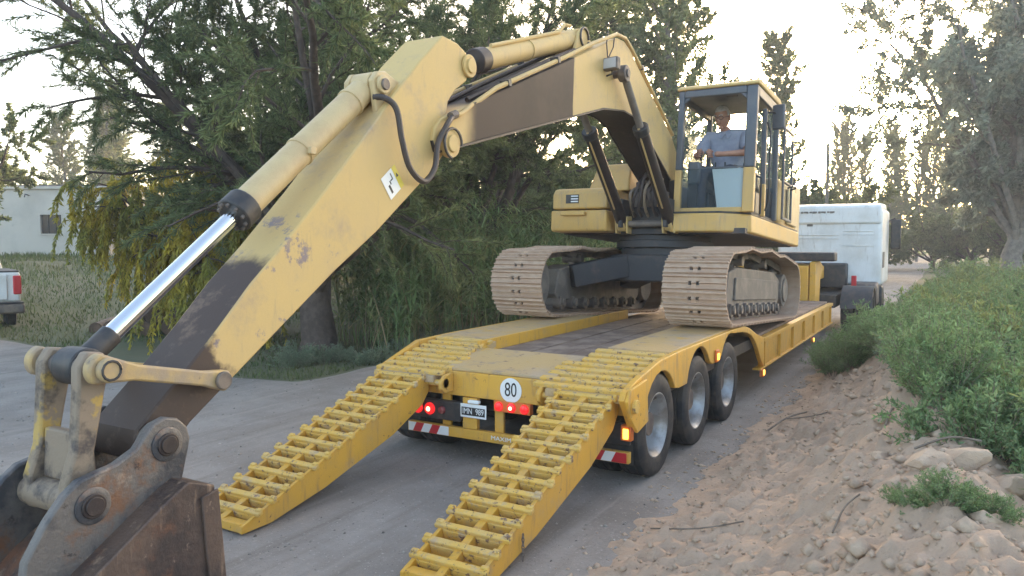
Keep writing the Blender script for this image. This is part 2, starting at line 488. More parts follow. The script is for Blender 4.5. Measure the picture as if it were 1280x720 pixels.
def bank_in(x, y):
    lo = -1.98 + .5 * fbm(y * .6, y * 0, 4) + .35 * fbm(x * 4, y * 4, 4)
    hi = .55 - .13 * np.clip(y - 5, -3, 9) + .7 * fbm(y * .5, y * 0 + 9, 3)
    return np.minimum(np.minimum(x - lo, hi - x), 14.3 - y)
def bank_z(x, y):
    i = bank_in(x, y)
    lumps = .32 * np.abs(fbm(x * 2.0, y * 2.0, 5, .6)) + .20 * np.abs(fbm(x * 5 + 3, y * 5, 4, .6)) + .22 * np.maximum(0, fbm(x * 9 + 5, y * 9, 3) - .06) + .03 * fbm(x * 20, y * 20, 3)
    return gh(x, y) + .02 + lumps * ss(0, .5, i) - .14 * ss(.12, -.25, i)
V, F = grid(np.linspace(-2.4, 1.6, 130), spaced([(.5, 9, 300), (9, 14.6, 110)]), bank_z)
ins = bank_in(V[:, 0], V[:, 1]) > -.5
F = F[ins[F].any(axis=1)]
tag(np_obj('dirt_bank', V, F, 'dirt', smooth=True), kind='structure')
def top(x, y):
    z = gz(x, y)
    if float(bank_in(x, y)) > 0: z = max(z, float(bank_z(x, y)))
    if float(road_in(x, y)) > 0: z = max(z, float(road_z(x, y)))
    return z

# ------------------------------------------------------------------ low loader trailer
TX = -3.77
tr = empty('low_loader_trailer', (TX, 6.2, 0))
tag(tr, 'yellow low loader trailer with lowered ramps carrying the excavator', 'trailer')
XR, XL = 1.43, -1.43           # local half width
def ty(Y): return Y - 6.2
def tp(pts): return [(ty(a), b) for a, b in pts]
# side panels with wheel arches
prof_top = [(5.86, .86), (5.9, .925), (6.13, .99), (6.75, 1.085), (7.4, 1.1), (9.4, 1.1), (10.0, 1.085), (10.26, 1.035), (10.65, .92), (11.17, .80)]
def arch(c, r, zc, n=9, a0=15, a1=165):
    return [(c + r * math.cos(R(a)), zc + r * math.sin(R(a))) for a in [a1 - (a1 - a0) * i / (n - 1) for i in range(n)]]
AX = [6.72, 7.98, 9.24]
low = [(6.06, .60), (6.24, .56), (6.30, .66)] + arch(6.78, .46, .52, 9, 30, 155) + [(7.3, .73), (7.56, .73)] + arch(8.0, .46, .60, 9, 32, 148) + \
      [(8.5, .80), (8.72, .80)] + arch(9.28, .47, .60, 9, 30, 148) + [(9.9, .80)]
low = [p for p in low]
low = [p for p in low if p[0] < 9.5]
sidepoly = prof_top + [(11.2, .38), (11.0, .50), (10.77, .70), (10.58, .83), (10.41, .91), (10.13, .985), (9.85, 1.02)] + low[::-1]
for s, x in ((1, XR), (-1, XL)):
    MB().prism(tp(sidepoly if s > 0 else [(6.1, .88)] + sidepoly[3:-3]), x - s * .06, x, ).build('side_panel', 'trail', tr, bevel=.008)
# hinge brackets at the rear corners
for s in (1,):
    MB().prism(tp([(5.9, .72), (5.84, .86), (5.92, .95), (6.3, .98), (6.34, .60), (6.08, .55)]), s * 1.435, s * 1.465).build('hinge_bracket', 'trail', tr, bevel=.006)
    MB().xcyl(s * 1.465, s * 1.50, ty(5.98), .80, .06, 16).build('hinge_boss', 'trail_worn', tr, bevel=.006)
# wing decks over the wheels
for (x0, x1) in ((-1.37, -.70), (.72, 1.37)):
    MB().bx(x0, x1, ty(7.16), ty(10.1), 1.04, 1.104).build('wing_deck', 'trail_top', tr, bevel=.006)
    # front slope of the wing down to the low deck
    MB().prism([(ty(10.1), 1.04), (ty(10.1), 1.10), (ty(10.3), 1.05), (ty(11.2), .79), (ty(11.2), .72)], x0, x1).build('wing_slope', 'trail_top', tr)
MB().bx(-.70, -.66, ty(6.9), ty(11.2), .80, 1.106).build('inner_beam', 'trail', tr, bevel=.005)
MB().bx(.68, .72, ty(6.9), ty(11.2), .80, 1.06).build('inner_beam', 'trail', tr, bevel=.005)
# centre planks
xs = np.linspace(-.66, .68, 7)
rnd = random.Random(3)
for i in range(6):
    z = .985 + rnd.uniform(-.014, .014)
    MB().bx(xs[i] + .010, xs[i + 1] - .010, ty(6.98), ty(11.1), z - .05, z).build('deck_plank', 'plank', tr, bevel=.006)
# rear slope plates and cleats
def slope_z(Y): return .86 + (Y - 5.95) * (1.075 - .86) / (7.16 - 5.95)
for (x0, x1) in ((-1.37, -.62), (.62, 1.37)):
    MB().prism(tp([(5.98, slope_z(5.98) - .06), (5.98, slope_z(5.98)), (7.16, slope_z(7.16)), (7.16, slope_z(7.16) - .06)]), x0, x1).build('slope_plate', 'trail_top', tr)
    for k in range(8):
        Y = 6.05 + k * .145
        a = math.atan2(1.075 - .86, 1.21)
        xa, xb = x0 + rnd.uniform(0, .02), x1 - rnd.uniform(0, .03)
        if x0 < 0 and k < 4: xb += .10
        if x0 > 0 and k < 5: xa -= .16
        MB().box(((xa + xb) / 2, ty(Y), slope_z(Y) + .016), (xb - xa, .075, .04), Matrix.Rotation(a, 3, 'X')).build('cleat', 'trail_worn', tr, bevel=.008)
# rear beam and centre plate
MB().bx(-1.40, 1.37, ty(6.16), ty(6.30), .66, .905).build('rear_beam', 'trail', tr, bevel=.01)
MB().prism(tp([(6.17, .907), (6.17, .935), (6.95, 1.03), (6.95, .95)]), -.62, .60).build('rear_plate', 'trail_top', tr, bevel=.006)
MB().bx(-1.36, 1.36, ty(6.32), ty(11.1), .70, .84).build('chassis', 'dark', tr)
for x in (-.45, .45):
    MB().bx(x - .08, x + .08, ty(6.31), ty(10.6), .5, .70).build('chassis_rail', 'dark', tr)
# hinge lugs and pins
def disc_lug(x):
    m = MB().prism(tp([(6.16, .70), (6.16, .89), (6.02, .88), (5.95, .82), (5.95, .75), (6.02, .70)]), x - .02, x + .02)
    return m.build('hinge_lug', 'trail', tr, bevel=.01)
for x in (-.52, .56):
    disc_lug(x)
for a, b in ((-.75, -.50), (.52, .78)):
    MB().xcyl(a, b, ty(6.03), .80, .032, 14).build('hinge_pin', 'trail_worn', tr, bevel=.004)
    MB().xcyl(b - .05 if a < 0 else a, b if a < 0 else a + .05, ty(6.03), .80, .05, 14).build('pin_collar', 'trail_worn', tr, bevel=.004)
# bumper with striped ends
bp = MB().bx(-1.06, 1.36, ty(6.14), ty(6.2), .245, .345).build('bumper', 'trail', tr, bevel=.006)
for x0, n, w in ((-1.05, 5, .1), (1.04, 3, .1)):
    for k in range(n):
        sl = .045
        a = x0 + k * w
        y = ty(6.137)
        vs = [(a - (sl if k else 0) + (0 if k else 0), y, .25), (a + w - sl if k < n - 1 else a + w, y, .25), (a + w, y, .34) if k == n - 1 else (a + w, y, .34), (a, y, .34)]
        vs = [(a - sl if k else a, y, .25), (a + w - (sl if k < n - 1 else 0), y, .25), (a + w, y, .34), (a, y, .34)]
        m = MB().add(vs + [(p[0], p[1] + .002, p[2]) for p in vs], [(0, 1, 2, 3), (7, 6, 5, 4), (0, 4, 5, 1), (1, 5, 6, 2), (2, 6, 7, 3), (3, 7, 4, 0)])
        m.build('reflector_stripe', ('plate', 'red')[(k + (0 if x0 < 0 else 1)) % 2], bp, smooth=0)
ns = MB().bx(-.06, .24, ty(6.134), ty(6.139), .27, .325).build('name_strip', 'trail', bp)
text('lettering', 'MAXIMU', .058, 'plate', bp, (.09, ty(6.131), .297), (R(90), 0, 0), xs=1.25)
for x in (-.62, .0, .9):
    MB().bx(x - .05, x + .05, ty(6.205), ty(6.24), .245, .66).build('bumper_bracket', 'trail', tr, bevel=.004)
# lamp boxes
def lamp(parent, x, z, r, m1, m2=None, y=6.118):
    o = MB().lathe([(0.0, -.02), (r * .98, -.02), (r, 0), (r * .86, .014), (r * .5, .022), (0.0, .024)], 20).build('tail_lamp', m1, parent)
    o.rotation_euler = (0, 0, R(-90)); o.location = (x, ty(y), z)
    if m2:
        b = MB().lathe([(0.0, .02), (r * .4, .022), (r * .3, .034), (0.0, .037)], 14).build('bulb', m2, parent)
        b.rotation_euler = o.rotation_euler; b.location = o.location
    return o
lb = MB().bx(-1.02, -.40, ty(6.13), ty(6.2), .405, .60).build('lamp_box', 'dark', tr, bevel=.01)
for x, m1, m2 in ((-.92, 'red_lamp', None), (-.77, 'red_lamp', 'red_hot'), (-.62, 'red_off', None)):
    lamp(lb, x, .505, .062 if x < -.7 else .04, m1, m2)
pp = MB().bx(-.385, -.22, ty(6.15), ty(6.2), .35, .655).build('plate_bracket', 'trail', tr)
np_ = MB().bx(-.40, -.10, ty(6.128), ty(6.135), .465, .60).build('number_plate', 'plate', tr, bevel=.004)
MB().bx(-.385, -.115, ty(6.1255), ty(6.1275), .487, .567).build('plate_field', 'ink', np_)
text('characters', 'IMN  989', .082, 'plate', np_, (-.25, ty(6.124), .527), (R(90), 0, 0), xs=.78)
pl_ = MB().bx(-.31, -.18, ty(6.115), ty(6.16), .606, .64).build('plate_lamp', 'whiteboard', tr, bevel=.01)
lp = MB().bx(-.02, .38, ty(6.135), ty(6.2), .56, .665).build('lamp_panel', 'orange', tr, bevel=.006)
for x, hot in ((.04, 0), (.18, 1), (.32, 0)):
    lamp(lp, x, .612, .047, 'red_lamp', 'red_hot' if hot else None, y=6.13)
MB().bx(.40, .50, ty(6.13), ty(6.18), .50, .545).build('small_plate', 'plate', tr, bevel=.004)
rl = MB().bx(.97, 1.36, ty(6.15), ty(6.2), .405, .60).build('lamp_box', 'dark', tr, bevel=.01)
lamp(rl, 1.12, .50, .06, 'red_off', None, y=6.142)
am = MB().bx(1.30, 1.40, ty(6.09), ty(6.16), .46, .60).build('corner_lamp', 'orange', tr, bevel=.01)
MB().bx(1.325, 1.375, ty(6.08), ty(6.092), .48, .57).build('lens', 'amber', am, bevel=.01)
# speed sign
sg = MB().lathe([(0.0, 0), (.118, 0), (.118, .004), (0.0, .004)], 36).build('speed_sign', 'plate', tr)
sg.rotation_euler = (0, 0, R(-90)); sg.location = (.16, ty(6.157), .775)
t80 = text('digits', '80', .19, 'ink', sg, (.0058, 0, 0), (R(90), 0, R(90)), xs=.72)
# mud flaps under the rear
for a, b in ((.95, 1.37), (-1.37, -.95)):
    MB().bx(a, b, ty(6.21), ty(6.225), .22, .60).build('mud_flap', 'black', tr)
# marker lamps
for Y, z, zz in ((8.62, .88, 0), (11.05, .33, 1), (15.4, .30, 1)):
    o = MB().bx(XR + (-.02 if zz else .002), XR + .03, ty(Y) - .06, ty(Y) + .06, z - .07, z + .07 if not zz else z + .03).build('marker_lamp', 'orange', tr, bevel=.008)
    MB().bx(XR + .03, XR + .04, ty(Y) - .035, ty(Y) + .035, z - .045, z + .03).build('lens', 'amber', o, bevel=.006)

# low deck
for s, x in ((1, XR), (-1, XL)):
    m = MB().bx(x - s * .10, x, ty(11.2), ty(18.2), .74, .80)
    m.bx(x - s * .12, x - s * .0, ty(11.0), ty(18.2), .35, .375)
    m.bx(x - s * .09, x - s * .05, ty(11.2), ty(18.2), .375, .74)
    o = m.build('side_rail', 'trail', tr, bevel=.004)
    for k in range(7):
        Y = 11.3 + k * 1.12
        MB().bx(x - s * .05, x - s * .008, ty(Y) - .012, ty(Y) + .012, .376, .739).build('rib', 'trail', o)
rows = np.linspace(11.2, 18.15, 1 + 7)
xs = np.linspace(-1.32, 1.32, 12)
for i in range(11):
    z = .83 + rnd.uniform(-.006, .006)
    MB().bx(xs[i] + .006, xs[i + 1] - .006, ty(11.21), ty(18.15), z - .05, z).build('deck_plank', 'plank', tr, bevel=.006)
# gooseneck
MB().prism(tp([(18.15, .45), (18.15, 1.60), (18.6, 1.66), (21.4, 1.50), (21.4, 1.25), (19.3, 1.22), (18.75, .9), (18.7, .45)]), -.9, .9).build('gooseneck', 'trail', tr, bevel=.02)
MB().prism(tp([(18.18, .5), (18.18, 1.70), (18.75, 1.74), (19.4, 1.55), (18.9, 1.28), (18.8, .5)]), .92, 1.05).build('gooseneck_cheek', 'trail', tr, bevel=.015)
MB().bx(-.2, 1.42, ty(18.3), ty(18.8), 1.72, 1.92).build('tool_locker', 'dark', tr, bevel=.03)

# wheels: dual tyres on three axles
def make_wheel(outer):
    w = MB().xcyl(-.10, .05 if outer else -.05, 0, 0, .11, 18)
    for k in range(10):
        a = 2 * math.pi * k / 10
        w.xcyl(-.06, -.035, .165 * math.cos(a), .165 * math.sin(a), .014, 8)
    wheel = w.build('wheel', 'steel_dirty', None, bevel=.006)
    t = [(.29, -.10), (.31, -.125), (.36, -.138), (.42, -.138), (.455, -.125), (.475, -.105), (.478, -.06), (.468, -.055), (.468, -.045), (.478, -.04), (.479, 0),
         (.478, .04), (.468, .045), (.468, .055), (.478, .06), (.475, .105), (.455, .125), (.42, .138), (.36, .138), (.31, .125), (.29, .10)]
    MB().lathe(t, 56).build('tyre', 'tyre', wheel)
    rm = [(.285, -.11), (.298, -.118), (.30, -.105), (.285, -.09), (.275, .0), (.285, .09), (.30, .105), (.305, .12), (.295, .122), (.27, .09), (.245, .02), (.235, -.03), (.215, -.06), (.06, -.075), (.06, -.09), (.22, -.08), (.25, -.05), (.26, -.09)]
    MB().lathe(rm, 40).build('rim', 'rim', wheel)
    return wheel
wp = make_wheel(True)
first = True
for Y in AX:
    for s in (1, -1):
        for k, off in enumerate((.14, .46)):
            o = wp if first else dup(wp)
            first = False
            o.parent = tr
            for ch in o.children: ch.parent = o
            o.location = (s * (XR - off), ty(Y), .479)
            o.rotation_euler = (R(rnd.uniform(0, 360)), 0, 0 if s > 0 else math.pi)
for Y in AX:
    MB().xcyl(-1.2, 1.2, ty(Y), .479, .07, 14).build('axle', 'dark', tr)

# ramps
RS = .34
def ramp_z(Y): return .85 - RS * (6.1 - Y)
def make_ramp(x0, x1, seed):
    rr = random.Random(seed)
    a = math.atan(RS)
    side = [(6.06, ramp_z(6.06) + .050), (3.80, ramp_z(3.80) + .030), (3.74, ramp_z(3.8) + .01), (3.74, .022), (4.02, .022), (4.6, .13), (5.5, .38), (5.95, .58), (6.06, .70)]
    m = MB()
    for xa, w in ((x0, .03), ((x0 + x1) / 2 - .03, .06), (x1 - .03, .03)):
        m.prism(tp(side), xa, xa + w)
    m.bx(x0 + .031, x1 - .031, ty(3.745), ty(3.84), .024, ramp_z(3.8) + .02)
    m.prism(tp([(3.80, .03), (3.80, ramp_z(3.8) - .08), (6.0, ramp_z(6.0) - .10), (6.0, ramp_z(6.0) - .125)]), x0 + .031, x1 - .031)
    o = m.build('ramp', 'trail', tr, bevel=.004)
    n = 15
    for k in range(n):
        Y = 3.885 + k * .1485
        xa, xb = x0 - .035 + rr.uniform(-.012, .012), x1 + .03 + rr.uniform(-.015, .01)
        tw_ = Matrix.Rotation(a + rr.uniform(-.05, .05), 3, 'X') @ Matrix.Rotation(rr.uniform(-.012, .012), 3, 'Z')
        mm = MB().box(((xa + xb) / 2, ty(Y), ramp_z(Y) + .042), (xb - xa, .052, .034), tw_)
        for (p, q) in ((x0 + .032, (x0 + x1) / 2 - .031), ((x0 + x1) / 2 + .031, x1 - .032)):
            mm.box(((p + q) / 2, ty(Y), ramp_z(Y) - .02), (q - p, .016, .09), Matrix.Rotation(a, 3, 'X'))
        for xk in (xa + .03, xb - .03):
            mm.box((xk, ty(Y) + .01, ramp_z(Y) + .062), (.055, .036, .026), tw_)
        mm.build('cleat', 'trail_worn', o, bevel=.007)
    MB().prism(tp([(6.02, ramp_z(6.02) + .03), (6.12, ramp_z(6.12) + .03), (6.17, .84), (6.12, .78), (6.02, .76)]), x0 + .032, x1 - .032).build('ramp_head', 'trail', o, bevel=.015)
    return o
ra = make_ramp(-5.06 - TX, -4.50 - TX, 1)
rb = make_ramp(-3.02 - TX, -2.48 - TX, 2)
# chain hanging from the right ramp
cx, cy, cz = -2.462 - TX, ty(4.36), ramp_z(4.36) - .05
for k in range(14):
    z = cz - k * .026
    if z < .03: break
    m = MB()
    pts = []
    for j in range(9):
        t = 2 * math.pi * j / 8
        pts.append((cx + (.009 * math.cos(t) if k % 2 else 0), cy + (0 if k % 2 else .009 * math.cos(t)), z + .02 * math.sin(t)))
    m.tube(pts, .0035, 6, caps=False).build('chain_link', 'steel_dirty', rb)

# ------------------------------------------------------------------ excavator
TH = R(-3.6)
R0 = (-3.93, 10.1, 1.105)
ex = empty('excavator', R0, (TH, 0, 0))
tag(ex, 'faded yellow crawler excavator standing on the low loader, arm reaching down over the ramps', 'excavator')
_s, _c = math.sin(TH), math.cos(TH)
def E(Y, Z):
    a, b = Y - R0[1], Z - R0[2]
    return (a * _c + b * _s, -a * _s + b * _c)
def EP(pts, k=1.0):
    return [E(Y * k, 2.2 + (Z - 2.2) * k) for Y, Z in pts]

# --- tracks
def track_path():
    y0, y1, r = -.76, 3.29, .44
    P = []
    for i in range(24): P.append((y0 + (y1 - y0) * i / 24, .0 + .012))
    for i in range(17):
        a = -math.pi / 2 + math.pi * i / 16 * .97
        P.append((y1 + r * math.cos(a), r + .012 + r * math.sin(a)))
    topc = [(2.9, .93), (2.3, .985), (1.9, .96), (1.3, 1.02), (.6, .965), (.1, .985), (-.3, .93)]
    P += topc
    for i in range(17):
        a = math.pi / 2 + math.pi * (.03 + .97 * i / 16)
        P.append((y0 + r * math.cos(a), r + .012 + r * math.sin(a)))
    P = np.array(P[:-1] + [P[0]])
    seg = np.linalg.norm(np.diff(P, axis=0), axis=1)
    L = np.concatenate([[0], np.cumsum(seg)])
    n = 58
    out = []
    for k in range(n):
        t = L[-1] * k / n
        p = np.array([np.interp(t, L, P[:, j]) for j in (0, 1)])
        q = np.array([np.interp((t + .05) % L[-1], L, P[:, j]) for j in (0, 1)])
        q0 = np.array([np.interp((t - .05) % L[-1], L, P[:, j]) for j in (0, 1)])
        d = q - q0
        out.append((p[0], p[1], math.atan2(d[1], d[0])))
    return out
TP = track_path()
# one shoe: triple grouser plate; local y along the track, -z outwards
def shoe_mesh():
    h = .094
    prof = [(-h, .012), (-h, -.004), (-h + .012, -.034), (-h + .024, -.034), (-h + .034, -.006), (-.012, -.006), (-.006, -.032), (.006, -.032), (.012, -.006),
            (h - .034, -.006), (h - .028, -.030), (h - .016, -.030), (h - .008, .0), (h + .012, .006), (h + .012, .016), (h - .01, .012)]
    m = MB()
    m.prism(prof, -.39, -.07); m.prism(prof, -.028, .028); m.prism(prof, .07, .39)
    for a, b in ((-.0695, -.0285), (.0285, .0695)):
        m.prism([(-h, .011), (-h, -.004), (-h + .012, -.033), (-h + .024, -.033), (-h + .034, -.006), (-.02, -.006), (-.02, .011)], a, b)
        m.prism([(.03, .011), (.03, -.006), (h - .034, -.006), (h - .028, -.029), (h - .016, -.029), (h - .008, .0), (h, .011)], a, b)
    return m.mesh('track_shoe', 'shoe', smooth=20)
SH = shoe_mesh()
def make_track(sx):
    x = sx * 1.225
    m = MB()
    # side frame
    m.prism([(-.35, .30), (-.25, .66), (.2, .74), (2.6, .74), (3.0, .62), (3.0, .30), (2.9, .22), (-.25, .22)], x - .17, x + .17)
    fr = m.build('track', 'frame', ex, bevel=.02)
    m = MB().prism([(.0, .30), (.05, .60), (2.7, .60), (2.75, .30)], x + sx * .17, x + sx * .20)
    m.build('track_guard', 'frame', fr, bevel=.01)
    # idler and sprocket
    MB().xcyl(x - .10, x + .10, -.76, .452, .37, 36).xcyl(x - .20, x + .20, -.76, .452, .15, 20).build('idler', 'frame', fr, bevel=.015)
    m = MB()
    n = 21
    pts = []
    for k in range(n * 2):
        a = math.pi * k / n
        r = .375 if k % 2 else .33
        pts.append((3.29 + r * math.cos(a), .452 + r * math.sin(a)))
    m.prism(pts, x - .04, x + .04)
    m.xcyl(x - .18, x + .20, 3.29, .452, .27, 28)
    m.xcyl(x + sx * .20, x + sx * .23, 3.29, .452, .2, 28)
    m.build('sprocket', 'frame', fr, bevel=.01)
    for k in range(8):
        y = -.2 + k * .40
        MB().xcyl(x - .22, x + .22, y, .165, .095, 16).xcyl(x - .26, x + .26, y, .165, .05, 12).build('roller', 'steel_dirty', fr, bevel=.008)
        MB().bx(x - .25, x + .25, y - .05, y + .05, .17, .235).build('roller_bracket', 'frame', fr)
    for y in (.55, 2.0):
        MB().xcyl(x - .16, x + .16, y, .845, .075, 16).bx(x - .05, x + .05, y - .05, y + .05, .70, .83).build('carrier_roller', 'steel_dirty', fr, bevel=.008)
    # chain of links
    for dx in (-.075, .075):
        m = MB()
        for (y, z, a) in TP:
            rot = Matrix.Rotation(a, 3, 'X')
            nrm = rot @ Vector((0, 0, 1))
            m.box((x + dx, y + nrm.y * .062, z + nrm.z * .062), (.045, .197, .10), rot)
        m.build('chain_strand', 'steel_dirty', fr)
    for (y, z, a) in TP:
        o = bpy.data.objects.new('track_shoe', SH); col.objects.link(o)
        o.parent = fr; o.location = (x + rnd.uniform(-.004, .004), y, z); o.rotation_euler = (a + rnd.uniform(-.02, .02), 0, rnd.uniform(-.004, .004))
make_track(1); make_track(-1)

# --- car body and slewing ring
m = MB().prism_z([(-.55, .6), (.55, .6), (.75, .9), (.75, 1.7), (.55, 2.0), (-.55, 2.0), (-.75, 1.7), (-.75, .9)], .52, .92)
for sx in (1, -1):
    for y0, y1 in ((.75, .15), (1.85, 2.4)):
        p0 = Vector((sx * .45, y0, .75)); p1 = Vector((sx * 1.08, y1, .56))
        m.beam(p0, p1, .42, .34)
m.build('car_body', 'under', ex, bevel=.02)
m = MB().lathe([(.60, .92), (.66, .92), (.66, 1.02), (.74, 1.03), (.74, 1.13), (.70, 1.14), (.70, 1.21), (.60, 1.21)], 48, 'z')
for k in range(36):
    a = 2 * math.pi * k / 36
    m.cyl((.70 * math.cos(a), .70 * math.sin(a), 1.02), (.70 * math.cos(a), .70 * math.sin(a), 1.005), .014, 6)
o = m.build('slewing_ring', 'under', ex, bevel=.005, loc=(0, 1.27, 0))

# --- upper structure
m = MB().bx(-1.38, 1.40, .52, 3.9, 1.215, 1.30)
for x in (-.34, .34): m.bx(x - .03, x + .03, .25, 3.5, 1.30, 1.72)
m.bx(-.3, .3, .7, 3.5, 1.30, 1.45)
m.build('revolving_frame', 'under', ex, bevel=.01)
MB().prism([(.80, 1.3), (.74, 2.02), (1.02, 2.08), (1.3, 1.75), (1.6, 1.3)], .22, .30).prism([(.80, 1.3), (.74, 2.02), (1.02, 2.08), (1.3, 1.75), (1.6, 1.3)], -.30, -.22).build('boom_bracket', 'brown', ex, bevel=.01)
# apron below the cab: chamfered front corner
ap = [(.36, .36), (1.08, .36), (1.44, .70), (1.48, 4.2), (.36, 4.2)]
MB().prism_z(ap, 1.235, 1.50).build('cab_apron', 'exc2', ex, bevel=.03, seg=3)
MB().prism_z([(.38, .375), (1.08, .375), (1.43, .72), (1.46, 4.18), (.38, 4.18)], 1.502, 1.525).build('apron_ledge', 'dark', ex)
# tool box and tank at the other front corner
m = MB().prism([(.20, 1.235), (.17, 1.28), (.17, 1.555), (1.6, 1.555), (1.6, 1.235)], -1.44, -.52)
tb = m.build('tool_box', 'exc2', ex, bevel=.03, seg=3)
m = MB().prism([(.18, 1.575), (.18, 1.80), (.24, 1.88), (.34, 1.90), (1.6, 1.90), (1.6, 1.575)], -1.42, -.52)
fb = m.build('fuel_box', 'exc2', ex, bevel=.03, seg=3)
MB().bx(-1.25, -.85, .10, .19, 1.47, 1.535).build('step', 'exc2', tb, bevel=.015)
gv = MB().bx(-1.19, -.98, .168, .182, 1.66, 1.79).build('grille', 'dark', fb)
for z in (1.685, 1.725, 1.765):
    MB().bx(-1.10, -.985, .155, .167, z - .009, z + .009).build('slat', 'whiteboard', gv)
m = MB().add([(-1.1, .75, 1.90), (-.42, .75, 1.90), (-.42, 1.7, 1.90), (-1.1, 1.7, 1.90), (-.98, .85, 2.33), (-.42, .85, 2.33), (-.42, 1.7, 2.33), (-.98, 1.7, 2.33)],
             [(3, 2, 1, 0), (4, 5, 6, 7), (0, 1, 5, 4), (1, 2, 6, 5), (2, 3, 7, 6), (3, 0, 4, 7)])
m.build('hydraulic_tank', 'exc2', ex, bevel=.03, seg=3)
MB().cyl((-.75, 1.2, 2.33), (-.75, 1.2, 2.39), .06, 14).build('tank_cap', 'dark', ex)
MB().bx(-1.40, 1.44, 2.45, 4.0, 1.30, 2.25).build('engine_hood', 'exc2', ex, bevel=.06, seg=3)
cwp = [(-1.42, 3.95), (1.44, 3.95), (1.46, 4.35), (1.2, 4.62), (.6, 4.78), (-.6, 4.78), (-1.2, 4.62), (-1.42, 4.35)]
MB().prism_z(cwp, 1.26, 2.32).build('counterweight', 'cream', ex, bevel=.08, seg=4)
MB().bx(1.45, 1.485, 3.1, 3.9, 1.56, 2.15).build('side_cover', 'cream', ex, bevel=.02)
# hoses by the boom foot
rh = random.Random(8)
for k in range(7):
    x = -.26 + k * .085
    z1 = 1.95 + rh.uniform(-.1, .12)
    P = [(x, .80, 1.35), (x + rh.uniform(-.05, .05), .42, 1.55), (x * .8, .32 + rh.uniform(-.05, .08), 1.78), (x * .6, .45, z1), (x * .5, .75, z1 + .12), (x * .4, 1.0, z1 + .02)]
    q = []
    for i in range(len(P) - 1):
        for t in (0, .33, .66):
            p0 = P[max(i - 1, 0)]; p1 = P[i]; p2 = P[i + 1]; p3 = P[min(i + 2, len(P) - 1)]
            q.append(tuple(.5 * (2 * p1[j] + (p2[j] - p0[j]) * t + (2 * p0[j] - 5 * p1[j] + 4 * p2[j] - p3[j]) * t * t + (3 * p1[j] - p0[j] - 3 * p2[j] + p3[j]) * t ** 3) for j in range(3)))
    q.append(P[-1])
    MB().tube(q, .024, 8).build('hose', 'hose' if k % 3 else 'link', ex)
MB().bx(-.33, .33, .52, .74, 1.31, 1.62).build('swing_motor', 'brown', ex, bevel=.03)
for x in (-.2, .02, .2):
    MB().cyl((x, .60, 1.62), (x, .60, 1.84), .07, 14).build('valve_block', 'steel_dirty', ex, bevel=.01)

# --- cab
CX0, CX1, CY0, CY1, CZ0, CZ1 = .35, 1.48, .56, 2.22, 1.525, 3.36
pl0, pr0 = .09, .15
cab = empty('cab'); cab.parent = ex
lean = .06
def fy(z): return CY0 + lean * (z - CZ0)
m = MB()
ZS = 2.15   # where yellow lower posts end
pw = .09
for x, w in ((CX0, pl0), (CX1 - pr0, pr0)):
    m.prism([(fy(ZS), ZS), (fy(CZ1 - .05), CZ1 - .05), (fy(CZ1 - .05) + .11, CZ1 - .05), (fy(ZS) + .11, ZS)], x, x + w)
m.prism([(CY1 - .10, CZ0), (CY1 - .10, CZ1 - .05), (CY1, CZ1 - .05), (CY1, CZ0)], CX1 - .08, CX1)
m.prism([(CY1 - .10, CZ0), (CY1 - .10, CZ1 - .05), (CY1, CZ1 - .05), (CY1, CZ0)], CX0, CX0 + .08)
m.bx(CX0 + pl0, CX1 - pr0, fy(3.19), fy(3.19) + .09, 3.20, CZ1 - .05)
for xx, sg in ((CX0 + pl0, 1), (CX1 - pr0, -1)):      # rounded window corners
    for zz, sz in ((3.20, -1),):
        m.add([(xx, fy(zz), zz), (xx + sg * .09, fy(zz), zz), (xx, fy(zz), zz + sz * .09), (xx, fy(zz) + .08, zz), (xx + sg * .09, fy(zz) + .08, zz), (xx, fy(zz) + .08, zz + sz * .09)], [(0, 1, 2), (5, 4, 3), (0, 3, 4, 1), (1, 4, 5, 2), (2, 5, 3, 0)])
m.bx(CX1 - .07, CX1, fy(3.19) + .11, CY1 - .1, 3.16, CZ1 - .05)
m.bx(CX0, CX0 + .07, fy(3.19) + .11, CY1 - .1, 3.16, CZ1 - .05)
m.bx(CX1 - .07, CX1, 1.28, 1.36, CZ0, 3.10)          # door post
m.bx(CX0 + .08, CX1 - .08, CY1 - .07, CY1 - .01, CZ0, 2.05)
m.bx(CX0, CX0 + .05, CY0 + .12, CY1 - .1, CZ0, 1.95)
m.build('cab_frame', 'cabgrey', cab, bevel=.018)
for x, w in ((CX0, pl0), (CX1 - pr0, pr0)):
    MB().prism([(fy(CZ0), CZ0), (fy(ZS), ZS), (fy(ZS) + .11, ZS), (fy(CZ0) + .11, CZ0)], x - .002, x + w + .002).build('lower_post', 'exc2', cab, bevel=.012)
MB().bx(CX0 + pl0 + .003, CX1 - pr0 - .003, CY0, CY0 + .10, CZ0, CZ0 + .07).build('front_sill', 'exc2', cab, bevel=.012)
MB().bx(CX1 - .075, CX1 + .004, 1.275, 1.365, CZ0, 2.0).build('door_post_foot', 'exc2', cab, bevel=.012)
# roof
m = MB().prism([(fy(CZ1) - .03, CZ1 - .048), (fy(CZ1) - .03, CZ1 - .01), (fy(CZ1) + .1, CZ1 + .04), (CY1 - .1, CZ1 + .05), (CY1 + .02, CZ1), (CY1 + .02, CZ1 - .048)], CX0 - .02, CX1 + .02)
rf = m.build('roof', 'exc', cab, bevel=.02)
MB().bx(CX0 + .05, CX1 - .05, fy(3.2) + .10, CY1 - .1, 3.24, 3.30).build('headliner', 'cabgrey', cab)
MB().bx(1.0, 1.15, .78, .88, 3.21, 3.239).build('dome_lamp', 'dark', cab)
